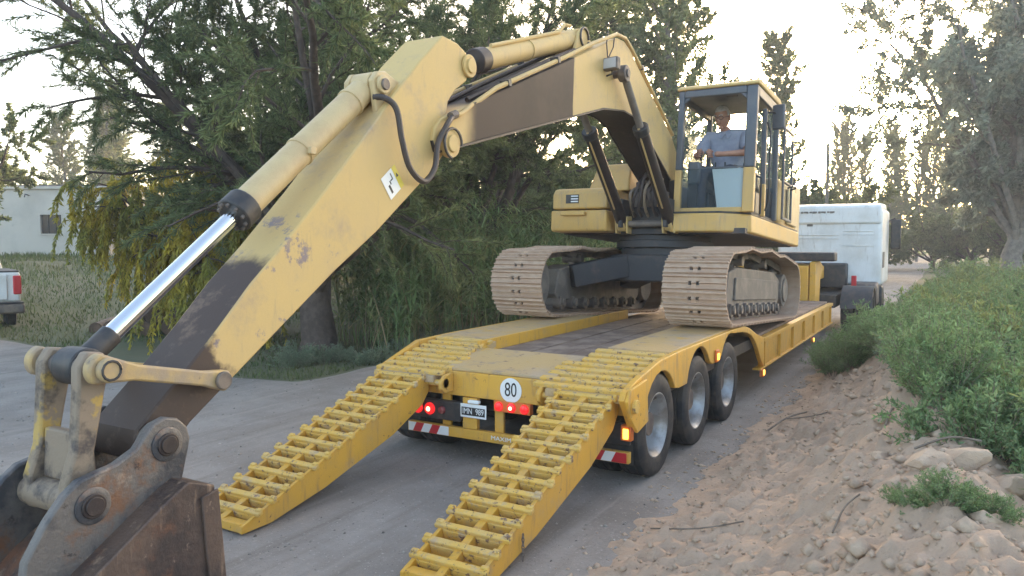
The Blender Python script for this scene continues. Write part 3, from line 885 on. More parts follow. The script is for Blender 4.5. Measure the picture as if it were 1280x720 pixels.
# front glass: lower pane shut, upper pane slid up under the roof
gz0 = CZ0 + .07
gm = MB()
zt = 2.16
gm.add([(CX0 + pw, fy(gz0) + .04, gz0), (CX1 - pw, fy(gz0) + .04, gz0), (CX1 - pw, fy(zt) + .04, zt), (CX0 + pw, fy(zt) + .04, zt),
        (CX0 + pw, fy(gz0) + .046, gz0), (CX1 - pw, fy(gz0) + .046, gz0), (CX1 - pw, fy(zt) + .046, zt), (CX0 + pw, fy(zt) + .046, zt)],
       [(0, 1, 2, 3), (7, 6, 5, 4), (0, 4, 5, 1), (1, 5, 6, 2), (2, 6, 7, 3), (3, 7, 4, 0)])
fg = gm.build('front_pane', 'glass', cab, smooth=0)
MB().bx(CX0 + pw, CX1 - pw, fy(zt) + .035, fy(zt) + .052, zt, zt + .018).build('pane_rail', 'cabgrey', cab)
# white sheet standing behind the lower pane
MB().add([(.97, .625, 1.60), (1.32, .625, 1.60), (1.32, .655, 2.15), (.88, .655, 2.15), (.97, .632, 1.60), (1.32, .632, 1.60), (1.32, .662, 2.15), (.88, .662, 2.15)],
         [(0, 1, 2, 3), (7, 6, 5, 4), (0, 4, 5, 1), (1, 5, 6, 2), (2, 6, 7, 3), (3, 7, 4, 0)]).build('white_panel', 'whiteboard', cab, smooth=0)
# side and rear glass
MB().bx(CX0 + .02, CX0 + .026, fy(2) + .12, CY1 - .1, 1.95, 3.10).build('side_pane', 'glass_clear', cab, smooth=0)
MB().bx(CX0 + .08, CX1 - .08, CY1 - .05, CY1 - .044, 2.05, 3.2).build('rear_pane', 'glass_clear', cab, smooth=0)
MB().bx(CX1 - .05, CX1 - .044, 1.36, CY1 - .1, 1.95, 3.10).build('side_pane', 'glass_clear', cab, smooth=0)
# cab floor, seat, consoles and levers
MB().bx(CX0 + .05, CX1 - .05, CY0 + .1, CY1 - .07, CZ0, CZ0 + .03).build('cab_floor', 'cabdark', cab)
m = MB().bx(.72, 1.22, 1.32, 1.84, 1.90, 2.04)
m.box((.97, 1.90, 2.36), (.48, .12, .72), Matrix.Rotation(R(-10), 3, 'X'))
m.bx(.80, 1.14, 1.4, 1.75, 1.56, 1.90)
m.build('operator_seat', 'cabdark', cab, bevel=.05, seg=3)
for x in (.62, 1.30):
    mm = MB().bx(x - .08, x + .08, 1.05, 1.7, 1.90, 2.16)
    mm.bx(x - .06, x + .06, 1.25, 1.6, 1.55, 1.90)
    mm.build('console', 'cabgrey', cab, bevel=.03)
    MB().cyl((x, 1.08, 2.15), (x - .02, 1.02, 2.40), .014, 10).cyl((x - .02, 1.02, 2.38), (x - .022, 1.015, 2.50), .024, 12).build('lever', 'cabdark', cab)
for x in (.86, 1.0):
    MB().cyl((x, .95, 1.55), (x, .88, 2.28), .012, 8).bx(x - .045, x + .045, .90, 1.05, 1.56, 1.58).build('travel_lever', 'cabdark', cab)
MB().bx(.50, .68, .70, .86, 1.95, 2.28).build('monitor', 'cabgrey', cab, bevel=.03)
MB().bx(.52, .66, .66, 1.0, 1.56, 1.95).build('monitor_stand', 'cabdark', cab, bevel=.02)
# mirror on the front right post
mi = MB().box((1.62, 1.42, 2.99), (.19, .06, .36), Matrix.Rotation(R(-20), 3, 'Z')).build('mirror', 'cabgrey', cab, bevel=.02)
MB().tube([(1.47, 1.35, 3.05), (1.55, 1.40, 3.06), (1.62, 1.44, 3.02)], .014, 8).build('mirror_arm', 'dark', cab)
# door folded back along the side
dr = MB()
dx = 1.53
def fr_rect(m, x0, x1, y0, y1, z0, z1, w):
    m.bx(x0, x1, y0, y0 + w, z0, z1); m.bx(x0, x1, y1 - w, y1, z0, z1)
    m.bx(x0, x1, y0 + w, y1 - w, z0, z0 + w); m.bx(x0, x1, y0 + w, y1 - w, z1 - w, z1)
fr_rect(dr, dx, dx + .035, 2.24, 2.98, 1.56, 3.02, .045)
dr.bx(dx, dx + .035, 2.285, 2.935, 2.14, 2.18)
do = dr.build('door', 'cabgrey', cab, bevel=.012)
MB().bx(dx + .012, dx + .018, 2.285, 2.935, 1.605, 2.14).build('door_pane', 'glass_clear', cab, smooth=0)
MB().bx(dx + .012, dx + .018, 2.285, 2.935, 2.18, 2.975).build('door_pane', 'glass_clear', cab, smooth=0)
MB().tube([(dx + .04, 2.5, 2.08), (dx + .12, 2.52, 2.10), (dx + .13, 2.62, 2.22), (dx + .12, 2.75, 2.10), (dx + .04, 2.78, 2.08)], .014, 8).build('door_handle', 'dark', cab)
MB().tube([(1.49, 1.30, 1.6), (1.54, 1.28, 1.75), (1.54, 1.28, 2.75), (1.49, 1.30, 2.9)], .014, 8).build('grab_rail', 'dark', cab)
MB().tube([(1.49, 1.0, 1.53), (1.49, 1.0, 2.05), (1.30, .95, 2.12)], .014, 8).build('seat_belt_bar', 'cabdark', cab)

# --- boom
KB = 1.022
boom_poly = EP([(4.99, 2.90), (4.95, 2.99), (4.97, 3.09), (5.06, 3.18), (5.231, 3.254), (7.508, 4.158), (8.1, 4.39), (8.5, 4.56), (8.72, 4.635), (8.93, 4.645), (9.12, 4.58), (9.909, 4.158), (10.794, 3.684),
                (11.15, 3.35), (11.25, 3.05), (11.1, 2.86), (10.9, 2.90), (10.711, 3.067), (10.193, 3.33), (9.503, 3.69), (9.2, 3.77), (8.898, 3.79), (8.285, 3.728), (7.636, 3.564)], KB)
bw = .235
m = MB().prism(boom_poly, -bw, bw)
# material: grimy middle of the boom between tip and bend
y_dark0 = E(5.45 * KB, 3.2)[0]; y_dark1 = E(7.50 * KB, 3.9)[0]
M['boom'] = mat('boom_paint', (.60, .42, .17), .6, c2=(.55, .39, .18), scale=1.3,
                spec=.25, extra=[(DUST, spots(2.2, .5, .8)), ((.42, .30, .17), streaks(.56, .8, 3)),
                       (BROWN, both(axis_mask(1, y_dark0 - .10, y_dark0 + .16, .03, 3), axis_mask(1, y_dark1 + .012, y_dark1 - .012, .006, 4))),
                       ((.018, .013, .013), both(both(axis_mask(1, y_dark0 + .5, y_dark0 + 1.2, .1, 3), axis_mask(1, y_dark1 + .012, y_dark1 - .012, .006, 4)), spots(2.0, .4, .65, 6))),
                       ((.20, .12, .07), spots(10, .67, .76, 4))], bump=.06, bscale=60)
# underside plates: grime and the shade beneath the boom, both put into the colour
n = len(boom_poly)
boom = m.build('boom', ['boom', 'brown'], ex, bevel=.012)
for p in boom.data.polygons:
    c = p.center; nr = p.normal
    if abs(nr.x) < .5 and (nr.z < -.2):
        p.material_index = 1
# bottom flange lip
fl = [boom_poly[i] for i in (0, 23, 22, 21, 20, 19, 18, 17)]
for sx in (1, -1):
    mm = MB()
    for (a, b) in zip(fl[:-1], fl[1:]):
        mm.beam((sx * (bw + .008), a[0], a[1]), (sx * (bw + .008), b[0], b[1]), .02, .022, (1, 0, 0))
    mm.build('flange', 'brown', boom)
# pins
def pin(parent, Y, Z, x, r, name='pin', mt='link', t=.05):
    y, z = E(Y, Z)
    s = 1 if x > 0 else -1
    o = MB().xcyl(x, x + s * t, y, z, r, 24).build(name, mt, parent, bevel=.008)
    q = MB().xcyl(x + s * t * .5, x + s * (t + .018), y, z, r * .62, 20).build('pin_cap', 'steel_dirty' if mt != 'exc' else 'exc', parent, bevel=.006)
    return o
JY, JZ = 5.13 * KB, 2.2 + (2.98 - 2.2) * KB
for s in (1, -1):
    pin(boom, JY, JZ, s * bw, .115, 'boss', 'exc', .06)
    y, z = E(JY, JZ)
    MB().tube([(s * (bw + .07), y + .125 * math.cos(t * .35), z + .125 * math.sin(t * .35)) for t in range(14)], .012, 6).build('pin_ring', 'dark', boom)
# boom cylinders
BCX = .36
B0 = E(8.62 * KB, 2.2 + (4.18 - 2.2) * KB)
B1 = (.42, 1.36)
for s in (1, -1):
    a = Vector((s * BCX, *B0)); b = Vector((s * BCX, *B1))
    d = (b - a); L = d.length; d.normalize()
    g = a + d * L * .34
    c = MB().cyl(b, g, .088, 24).build('boom_cylinder', 'brown', ex, bevel=.01)
    MB().cyl(g - d * .06, g + d * .05, .105, 24).build('gland', 'dark', c, bevel=.01)
    MB().cyl(a, g, .048, 20).build('rod', 'frame', c)
    MB().xcyl(s * BCX - .05, s * BCX + .05, B0[0], B0[1], .10, 20).build('rod_eye', 'steel_dirty', c, bevel=.01)
    MB().xcyl(s * BCX - .06, s * BCX + .06, B1[0], B1[1], .11, 20).build('base_eye', 'exc', c, bevel=.01)
    MB().tube([b + Vector((s * .03, -.09, .1)), b - d * .3 + Vector((0, -.115, 0)), g + d * .2 + Vector((0, -.115, 0)), g + Vector((0, -.09, .0))], .018, 8).build('oil_pipe', 'exc', c)
MB().xcyl(-BCX - .07, BCX + .07, B0[0], B0[1], .05, 16).build('cross_pin', 'steel_dirty', ex, bevel=.006)
MB().xcyl(-BCX - .08, BCX + .08, B1[0], B1[1], .05, 16).build('cross_pin', 'steel_dirty', ex, bevel=.006)
for s in (1, -1):
    for x in (BCX - .10, BCX + .07):
        MB().prism([(B1[0] - .1, B1[1] + .1), (B1[0] + .1, B1[1] + .12), (B1[0] + .3, 1.22), (B1[0] - .05, 1.22)], s * x, s * (x + .03)).build('cylinder_bracket', 'exc', ex, bevel=.008)
# arm cylinder on top of the boom
A0 = E(5.70, 3.75); A1 = E(8.13, 4.53)
a = Vector((0, *A0)); b = Vector((0, *A1)); d = (b - a).normalized()
g = a + d * .46
c = MB().cyl(g, b - d * .05, .105, 28).build('arm_cylinder', 'exc', ex, bevel=.012)
MB().cyl(g - d * .12, g + d * .05, .118, 28).build('gland', 'brown', c, bevel=.012)
MB().cyl(a, g, .05, 20).build('rod', 'chrome', c)
MB().xcyl(-.08, .08, *A1, .11, 22).build('base_eye', 'exc', c, bevel=.01)
MB().cyl(g + d * .9, g + d * .94, .115, 28).build('clamp_band', 'exc', c)
MB().tube([g + d * .1 + Vector((.05, 0, .12)), g + d * 1.6 + Vector((.05, 0, .12)), g + d * 1.75 + Vector((.05, .0, .19)), g + d * 1.9 + Vector((.05, 0, .16))], .02, 8).build('oil_pipe', 'exc', c)
for s in (1, -1):
    MB().prism([(A1[0] - .12, A1[1] + .04), (A1[0] - .02, A1[1] + .12), (A1[0] + .10, A1[1] + .08), (A1[0] + .35, A1[1] - .1), (A1[0] - .25, A1[1] - .25)], s * .10, s * .14).build('cylinder_bracket', 'exc', boom, bevel=.01)
    MB().tube([(s * .15, A1[0] + .11 * math.cos(t * .5), A1[1] + .11 * math.sin(t * .5)) for t in range(13)], .014, 6).build('pin_ring', 'dark', boom)
# pipes along the boom's side and back
def zl(Y, Z, k=KB): return E(Y * k, 2.2 + (Z - 2.2) * k)
for s, dz in ((1, 0), (-1, .0)):
    P = [(s * .20, *zl(5.45, 3.30)), (s * .24, *zl(5.9, 3.56)), (s * .24, *zl(7.3, 4.12)), (s * .25, *zl(8.0, 4.42)), (s * .25, *zl(8.65, 4.66)), (s * .24, *zl(8.95, 4.68)), (s * .24, *zl(9.2, 4.58)), (s * .24, *zl(9.95, 4.18)), (s * .24, *zl(10.8, 3.72))]
    MB().tube(P, .024, 8).build('oil_pipe', 'exc', boom)
    P = [(s * .12, *zl(5.6, 3.42)), (s * .12, *zl(6.2, 3.68)), (s * .12, *zl(7.4, 4.17)), (s * .12, *zl(7.9, 4.36))]
    MB().tube(P, .024, 8).build('oil_pipe', 'brown', boom)
    for Y, Z in ((6.1, 3.64), (7.1, 4.05), (9.5, 4.43)):
        y, z = zl(Y, Z); MB().box((s * .22, y, z), (.10, .05, .06), Matrix.Rotation(R(20), 3, 'X')).build('pipe_clamp', 'dark', boom)
# work lamp
y, z = zl(8.33, 4.24)
wlmp = MB().box((bw + .09, y, z), (.20, .09, .15), Matrix.Rotation(R(-8), 3, 'Z')).build('work_lamp', 'steel_dirty', boom, bevel=.015)
MB().box((bw + .085, y - .052, z), (.165, .006, .115), Matrix.Rotation(R(-8), 3, 'Z')).build('lens', 'lens', boom)
MB().tube([(bw + .01, y + .05, z - .12), (bw + .09, y + .03, z - .11), (bw + .09, y, z - .06)], .012, 6).build('lamp_bracket', 'dark', boom)
for q in (.07, -.13):
    MB().tube([(bw + .03, y + .02, z + .07), (bw + .03, y + .1 + q, z + .25), (bw + .01, y + .18 + q, z + .42)], .008, 6).build('cable', 'hose', boom)

# --- arm
arm_w = [(5.25, 3.892), (5.46, 3.875), (5.60, 3.82), (5.66, 3.72), (5.60, 3.58), (5.42, 3.47), (5.32, 3.36), (5.27, 3.15), (5.24, 2.90), (5.12, 2.79), (4.395, 2.265), (3.933, 1.978), (3.104, 1.403), (2.76, 1.165),
         (2.67, 1.07), (2.60, 1.00), (2.52, .985), (2.44, 1.02), (2.41, 1.10), (2.43, 1.19), (2.72, 1.45), (2.961, 1.68), (3.204, 1.93), (3.458, 2.154), (3.852, 2.531), (4.409, 3.091), (4.60, 3.30), (4.77, 3.46), (4.942, 3.628)]
arm_poly = EP(arm_w)
aw = .20
yb0 = E(2.95, 1.4)[0]; yb1 = E(3.42, 1.9)[0]
def arm_grime(a):
    # brown: everything towards the tip, and a worn band on the front face
    nt = a['nt']
    sp = nt.nodes.new('ShaderNodeSeparateXYZ'); nt.links.new(a['tc'].outputs['Object'], sp.inputs[0])
    t = a['math']('ADD', a['math']('MULTIPLY', sp.outputs[1], .80), a['math']('MULTIPLY', sp.outputs[2], .60))
    t = a['math']('ADD', t, a['math']('MULTIPLY', a['math']('SUBTRACT', a['noise'](4.0), .5), .5))
    return t
def along(Y, Z):
    y, z = E(Y, Z); return .80 * y + .60 * z
t_tip = along(2.93, 1.50); t_band = along(3.36, 2.05)
def tipmask(a): return a['ramp'](arm_grime(a), t_tip + .06, t_tip - .04)
def bandmask(a):
    nt = a['nt']
    ge = nt.nodes.new('ShaderNodeTexCoord')
    sp = nt.nodes.new('ShaderNodeSeparateXYZ'); nt.links.new(ge.outputs['Normal'], sp.inputs[0])
    front = a['ramp'](a['math']('ABSOLUTE', sp.outputs[0]), .6, .4)
    return a['math']('MULTIPLY', front, a['ramp'](arm_grime(a), t_band + .12, t_band - .08))
M['arm'] = mat('arm_paint', (.60, .42, .17), .6, c2=(.55, .39, .18), scale=1.3,
               spec=.3, extra=[(DUST, spots(2.2, .5, .8)), ((.42, .30, .17), streaks(.56, .8, 7)), ((.25, .2, .2), both(spots(4.5, .58, .66, 3), lambda a: a['ramp'](arm_grime(a), along(3.9, 2.6), along(3.6, 2.2)))),
                      ((.07, .046, .037), bandmask), ((.18, .12, .085), both(bandmask, spots(3.5, .52, .66, 11))), ((.075, .052, .042), tipmask), ((.15, .105, .08), both(tipmask, spots(6, .55, .7, 12))), ((.20, .12, .07), spots(10, .68, .76, 4))], bump=.08, bscale=50)
arm = MB().prism(arm_poly, -aw, aw).build('arm', 'arm', ex, bevel=.012)
pin(arm, 5.62, 3.71, aw, .10, 'boss', 'exc', .03); pin(arm, 5.62, 3.71, -aw, .10, 'boss', 'exc', .03)
# bucket cylinder
C0 = E(4.53, 3.37); C1 = E(2.25, 1.545)
a = Vector((0, *C1)); b = Vector((0, *C0)); d = (b - a); L = d.length; d.normalize()
g = a + d * (L * .475)
c = MB().cyl(g, b - d * .08, .098, 28).build('bucket_cylinder', 'cream', ex, bevel=.012)
MB().cyl(g - d * .10, g + d * .03, .122, 20).build('gland', 'dark', c, bevel=.012)
for k in range(10):
    t = 2 * math.pi * k / 10
    u = Vector((1, 0, 0)); w_ = d.cross(u)
    p = g - d * .10 + (u * math.cos(t) + w_ * math.sin(t)) * .095
    MB().cyl(p, p - d * .02, .012, 6).build('bolt', 'steel_dirty', c)
MB().cyl(a + d * .10, g, .05, 24).build('rod', 'chrome', c)
MB().cyl(a, a + d * .24, .062, 20).xcyl(-.09, .09, *C1, .10, 22).build('rod_eye', 'dark', c, bevel=.01)
MB().xcyl(-.085, .085, *C0, .10, 22).build('base_eye', 'cream', c, bevel=.01)
MB().cyl(g + d * .62, g + d * .65, .106, 28).box(g + d * .635 + Vector((.11, 0, 0)), (.04, .05, .05)).box(g + d * .635 + Vector((-.11, 0, 0)), (.04, .05, .05)).build('clamp_band', 'cream', c, bevel=.004)
MB().cyl(g + d * 1.28, g + d * 1.31, .108, 28).build('clamp_band', 'cream', c, bevel=.004)
for s in (1, -1):
    y, z = C0
    dn = Vector((0, .72, -.69)); tg = Vector((0, .69, .72))
    P = [Vector((0, y, z)) + tg * t + dn * q for t, q in ((-.10, -.02), (-.06, -.09), (.03, -.10), (.11, -.05), (.22, .16), (-.22, .16))]
    MB().prism([(p.y, p.z) for p in P], s * .095, s * .145).build('cylinder_bracket', 'cream', arm, bevel=.012)
    pin(arm, 4.53, 3.37, s * .145, .07, 'boss', 'cream', .03)
# big looped hose on the arm side, and its pipe stub
def cat(P, n=8):
    q = []
    P = [Vector(p) for p in P]
    for i in range(len(P) - 1):
        p0 = P[max(i - 1, 0)]; p1 = P[i]; p2 = P[i + 1]; p3 = P[min(i + 2, len(P) - 1)]
        for k in range(n):
            t = k / n
            q.append(.5 * (2 * p1 + (p2 - p0) * t + (2 * p0 - 5 * p1 + 4 * p2 - p3) * t * t + (3 * p1 - p0 - 3 * p2 + p3) * t ** 3))
    return q + [P[-1]]
hx = aw + .06
hp = [(.12, *E(4.46, 3.27)), (.20, *E(4.50, 3.26)), (hx, *E(4.56, 3.18)), (hx + .02, *E(4.60, 2.95)), (hx + .03, *E(4.68, 2.75)), (hx + .03, *E(4.86, 2.66)), (hx + .03, *E(5.0, 2.78)), (hx + .02, *E(5.06, 2.98)), (hx + .04, *E(5.16, 3.14)), (bw + .03, *E(5.30, 3.24))]
MB().tube(cat(hp), .024, 10).build('hose', 'hose', ex)
MB().tube(cat([(bw + .03, *E(5.30, 3.24)), (bw + .03, *E(5.42, 3.27)), (bw + .01, *E(5.62, 3.38))]), .02, 8).build('oil_pipe', 'exc', boom)
MB().tube([(bw + .03, *E(5.26, 3.225)), (bw + .03, *E(5.34, 3.255))], .036, 8).build('hose_nut', 'steel_dirty', boom)
hp2 = [(-p[0], p[1], p[2]) for p in hp]
MB().tube(cat(hp2), .024, 10).build('hose', 'hose', ex)
# warning sticker on the arm's near side
T_ = Vector((0, *E(4.409 + .7, 3.091 + .55))) - Vector((0, *E(4.409, 3.091)))
u = T_.normalized(); w_ = Vector((0, -u.z, u.y))
sc0 = Vector((aw + .003, *E(4.575, 2.64)))
def stick(cx, cy, w, h, name, mt, parent, lift=0.0, tri=False):
    P = [sc0 + Vector((lift, 0, 0)) + u * (cx + i * w / 2) + w_ * (cy + j * h / 2) for i, j in ((-1, -1), (1, -1), (1, 1), (-1, 1))]
    if tri: P = [P[0], P[1], (P[2] + P[3]) / 2]
    k = len(P)
    Q = [p + Vector((.0008, 0, 0)) for p in P]
    return MB().add(P + Q, [tuple(range(k)), tuple(range(2 * k - 1, k - 1, -1))] + [(i, (i + 1) % k, (i + 1) % k + k, i + k) for i in range(k)]).build(name, mt, parent, smooth=0)
st = stick(0, 0, .20, .19, 'warning_sticker', 'plate', arm)
M['yel'] = mat('sticker_yellow', (.62, .5, .06), .5)
stick(.075, 0, .05, .19, 'header_band', 'yel', arm, .001)
stick(.075, .02, .03, .035, 'triangle', 'ink', arm, .002, True)
stick(.015, .045, .012, .05, 'symbol', 'frame', arm, .001); stick(.0, .022, .03, .010, 'symbol', 'ink', arm, .001)
stick(-.025, .012, .012, .03, 'symbol', 'ink', arm, .001); stick(-.05, -.03, .022, .07, 'symbol', 'ink', arm, .001)
# dog-bone links and H link
K0 = E(2.903, 1.393); K1 = E(2.216, 1.555); K2 = E(2.12, .897); P0 = E(2.534, 1.107)
def bone(p, q, r0, r1, w, x0, x1):
    p, q = Vector((0, *p)), Vector((0, *q))
    d = (q - p).normalized(); nn = Vector((0, -d.z, d.y))
    pts = []
    a0 = math.acos(w / r0) if w < r0 else 0
    for k in range(9):
        t = math.pi / 2 + .5 + (math.pi - 1.0) * k / 8
        pts.append(p + d * r0 * math.cos(t) + nn * r0 * math.sin(t))
    pts.append(p + d * r0 * 1.7 - nn * w); pts.append(q - d * r1 * 1.9 - nn * w)
    for k in range(9):
        t = -math.pi / 2 + .5 + (math.pi - 1.0) * k / 8
        pts.append(q + d * r1 * math.cos(t) + nn * r1 * math.sin(t))
    pts.append(q - d * r1 * 1.9 + nn * w); pts.append(p + d * r0 * 1.7 + nn * w)
    return MB().prism([(v.y, v.z) for v in pts], x0, x1)
M['linkY'] = mat('link_paint', (.50, .34, .13), .6, c2=(.33, .25, .17), scale=4, lo=.42, hi=.66, bump=.15, extra=[((.14, .1, .08), spots(9, .6, .74))])
for s in (1, -1):
    o = bone(K0, K1, .07, .088, .042, s * .235, s * .30).build('guide_link', 'linkY', ex, bevel=.012)
    MB().xcyl(s * .30, s * .325, *K0, .052, 20).build('pin', 'steel_dirty', o, bevel=.006)
    MB().xcyl(s * .30, s * .345, *K1, .062, 22).build('pin', 'linkY', o, bevel=.01)
    MB().tube([(s * .346, K1[0] + .048 * math.cos(t * .5), K1[1] + .048 * math.sin(t * .5)) for t in range(14)], .007, 6).build('pin_ring', 'dark', o)
MB().xcyl(-.29, .29, *K0, .045, 16).build('cross_pin', 'steel_dirty', ex)
MB().xcyl(-.30, .30, *K1, .055, 16).build('cross_pin', 'steel_dirty', ex)
hl = MB()
for s in (1, -1):
    p, q = Vector((0, *K1)), Vector((0, *K2))
    d = (q - p).normalized(); nn = Vector((0, -d.z, d.y))
    pts = [p + d * -.08 + nn * .045, p + d * -.08 - nn * .045, p - nn * .082, p + d * .12 - nn * .07, p + d * .42 - nn * .05, q + d * -.08 - nn * .082, q + d * .08 - nn * .045, q + d * .08 + nn * .045, q - d * .08 + nn * .082, p + d * .42 + nn * .05, p + d * .12 + nn * .07, p + nn * .082]
    hl.prism([(v.y, v.z) for v in pts], s * .125, s * .20)
hl.xcyl(-.24, .24, *K2, .082, 24)
hl.bx(-.12, .12, (K1[0] + K2[0]) / 2 - .04, (K1[0] + K2[0]) / 2 + .02, K2[1] + .08, K2[1] + .34)
hl.build('bucket_link', 'link', ex, bevel=.014)
# arm tip boss
MB().xcyl(-.225, .225, *P0, .115, 28).build('tip_boss', 'frame', arm, bevel=.012)

# --- bucket
SHF = -.09
def EH(p): return EP([(a + SHF, b) for a, b in p])
hull = EH([(2.80, .86), (2.64, .92), (2.52, .86), (2.10, .60), (1.90, .42), (1.76, .30), (1.84, .12), (2.05, .035), (2.45, .02), (2.86, .03), (3.02, .06)])
inner = EH([(2.74, .82), (2.63, .87), (2.53, .81), (2.14, .56), (1.95, .40), (1.82, .30), (1.88, .16), (2.07, .08), (2.45, .06), (2.86, .06)])
bw2 = .46
sideplate = EH([(2.80, .86), (2.64, .92), (2.52, .86), (2.10, .60), (1.90, .42), (1.76, .30), (1.84, .12), (2.05, .035), (2.45, .02), (2.86, .03), (2.83, .30), (2.80, .60)])
bk = empty('bucket'); bk.parent = ex
m = MB()
k = len(inner)
V_ = []
outer = hull[:10]
for x in (-bw2 + .02, bw2 - .02):
    V_ += [(x, y, z) for y, z in outer]
    V_ += [(x, y, z) for y, z in inner]
fs = []
for i in range(k - 1):
    fs.append((i, i + 1, 2 * k + i + 1, 2 * k + i))
    fs.append((k + i, 3 * k + i, 3 * k + i + 1, k + i + 1))
for a_ in (0, k - 1):
    fs.append((a_, k + a_, 3 * k + a_, 2 * k + a_))
m.add(V_, fs)
m.build('shell', 'bucket_rust', bk, bevel=.006)
for s in (1, -1):
    MB().prism(sideplate, s * (bw2 - .025), s * bw2).build('side_plate', 'bucket_rust', bk, bevel=.008)
    MB().prism(EH([(2.81, .84), (2.87, .03), (2.76, .03), (2.70, .82)]), s * bw2, s * (bw2 + .02)).build('side_cutter', 'bucket_rust', bk, bevel=.006)
for i in range(5):
    x = -.38 + i * .19
    MB().prism(EH([(2.74, .025), (2.72, .085), (2.86, .08), (3.04, .045), (3.05, .03), (2.86, .022)]), x - .045, x + .045).build('tooth', 'bucket_grey', bk, bevel=.008)
ear = []
cp = Vector((0, 2.534, 1.107)); cq = Vector((0, 2.12, .897))
for t in (150, 120, 90, 60, 30, 0, -25): ear.append((2.534 + .145 * math.cos(R(t)), 1.107 + .145 * math.sin(R(t))))
ear += [(2.62, .88), (2.49, .80), (2.2, .62), (1.95, .52), (1.80, .42), (1.775, .55), (1.80, .72), (1.90, .88), (1.985, .98), (2.06, 1.035), (2.13, 1.05), (2.25, 1.07), (2.36, 1.12)]
for s in (1, -1):
    o = MB().prism(EP(ear), s * .245, s * .305).build('ear', 'bucket_grey', bk, bevel=.012)
    for cc in (cp, cq):
        y, z = E(cc.y, cc.z)
        MB().lathe([(.062, -.01), (.092, -.01), (.092, .006), (.085, .010), (.062, .010)], 28).build('bushing', 'bucket_grey', bk, loc=(s * .305, y, z))
        q = MB().xcyl(s * .27, s * .325, y, z, .063, 24).build('pin', 'brown', bk, bevel=.006)
        MB().xcyl(s * .325, s * .333, y, z, .048, 16).build('pin_plate', 'brown', bk, bevel=.004)
MB().xcyl(-.27, .27, *P0, .06, 18).build('cross_pin', 'steel_dirty', ex)
MB().xcyl(-.27, .27, *K2, .06, 18).build('cross_pin', 'steel_dirty', ex)

# ------------------------------------------------------------------ operator
def skin_obj(name, verts, edges, radii, mt, parent, sub=2, root=0):
    me = bpy.data.meshes.new(name)
    me.from_pydata([tuple(v) for v in verts], edges, [])
    o = bpy.data.objects.new(name, me); col.objects.link(o)
    o.parent = parent
    sk = o.modifiers.new('skin', 'SKIN')
    sk.use_smooth_shade = True
    me.skin_vertices  # layer is made by the modifier
    if not me.skin_vertices:
        bpy.context.view_layer.objects.active = o
    lay = me.skin_vertices[0].data
    for i, r in enumerate(radii):
        lay[i].radius = (r, r) if not isinstance(r, tuple) else r
        lay[i].use_root = (i == root)
    sb = o.modifiers.new('sub', 'SUBSURF'); sb.levels = sub; sb.render_levels = sub
    dg = bpy.context.evaluated_depsgraph_get()
    ev = o.evaluated_get(dg)
    m2 = bpy.data.meshes.new_from_object(ev)
    o.modifiers.clear()
    o.data = m2
    m2.materials.clear(); m2.materials.append(M[mt])
    for p in m2.polygons: p.use_smooth = True
    return o
# in excavator-like axes at the seat: -y is forward, scaled a little
pe = empty('person')
sx_, sy_, sz_ = .86, 1.50, 2.06       # seat point in excavator space
mw = Matrix.Translation(R0) @ Matrix.Rotation(TH, 4, 'X') @ Matrix.Translation((sx_, sy_, sz_))
pe.location = mw.to_translation(); pe.rotation_euler = (TH, 0, 0)
pe.scale = (1.38, 1.38, 1.38)
tag(pe, 'grey haired operator in a light blue shirt seated in the excavator cab, looking down', 'person')
hd = Vector((-.03, -.12, .70))
J = {'pel': (0, .02, .06), 'wst': (0, .04, .22), 'chs': (0, .0, .42), 'nkb': (-.005, -.04, .545), 'nkt': (-.02, -.085, .61),
     'shl': (-.20, -.03, .50), 'ell': (-.27, -.20, .27), 'wrl': (-.21, -.44, .24), 'hal': (-.19, -.51, .245),
     'shr': (.20, -.02, .50), 'elr': (.27, -.20, .29), 'wrr': (.06, -.42, .25), 'har': (-.01, -.465, .245),
     'hpl': (-.10, .0, .05), 'knl': (-.15, -.46, .08), 'anl': (-.14, -.52, -.36), 'tol': (-.14, -.68, -.40),
     'hpr': (.10, .0, .05), 'knr': (.15, -.46, .08), 'anr': (.14, -.52, -.36), 'tor': (.14, -.68, -.40)}
K = list(J)
ed = [('pel', 'wst'), ('wst', 'chs'), ('chs', 'nkb'), ('nkb', 'nkt'), ('chs', 'shl'), ('shl', 'ell'), ('ell', 'wrl'), ('wrl', 'hal'), ('chs', 'shr'), ('shr', 'elr'), ('elr', 'wrr'), ('wrr', 'har'),
      ('pel', 'hpl'), ('hpl', 'knl'), ('knl', 'anl'), ('anl', 'tol'), ('pel', 'hpr'), ('hpr', 'knr'), ('knr', 'anr'), ('anr', 'tor')]
rad = {'pel': (.14, .11), 'wst': (.145, .115), 'chs': (.15, .115), 'nkb': .06, 'nkt': .052, 'shl': .058, 'ell': .042, 'wrl': .028, 'hal': .034, 'shr': .058, 'elr': .042, 'wrr': .028, 'har': .034,
       'hpl': .085, 'knl': .06, 'anl': .042, 'tol': .035, 'hpr': .085, 'knr': .06, 'anr': .042, 'tor': .035}
V_ = [Vector(J[k]) for k in K]; e_ = [(K.index(a), K.index(b)) for a, b in ed]; r_ = [rad[k] for k in K]
body = skin_obj('body', V_, e_, r_, 'skin', pe)
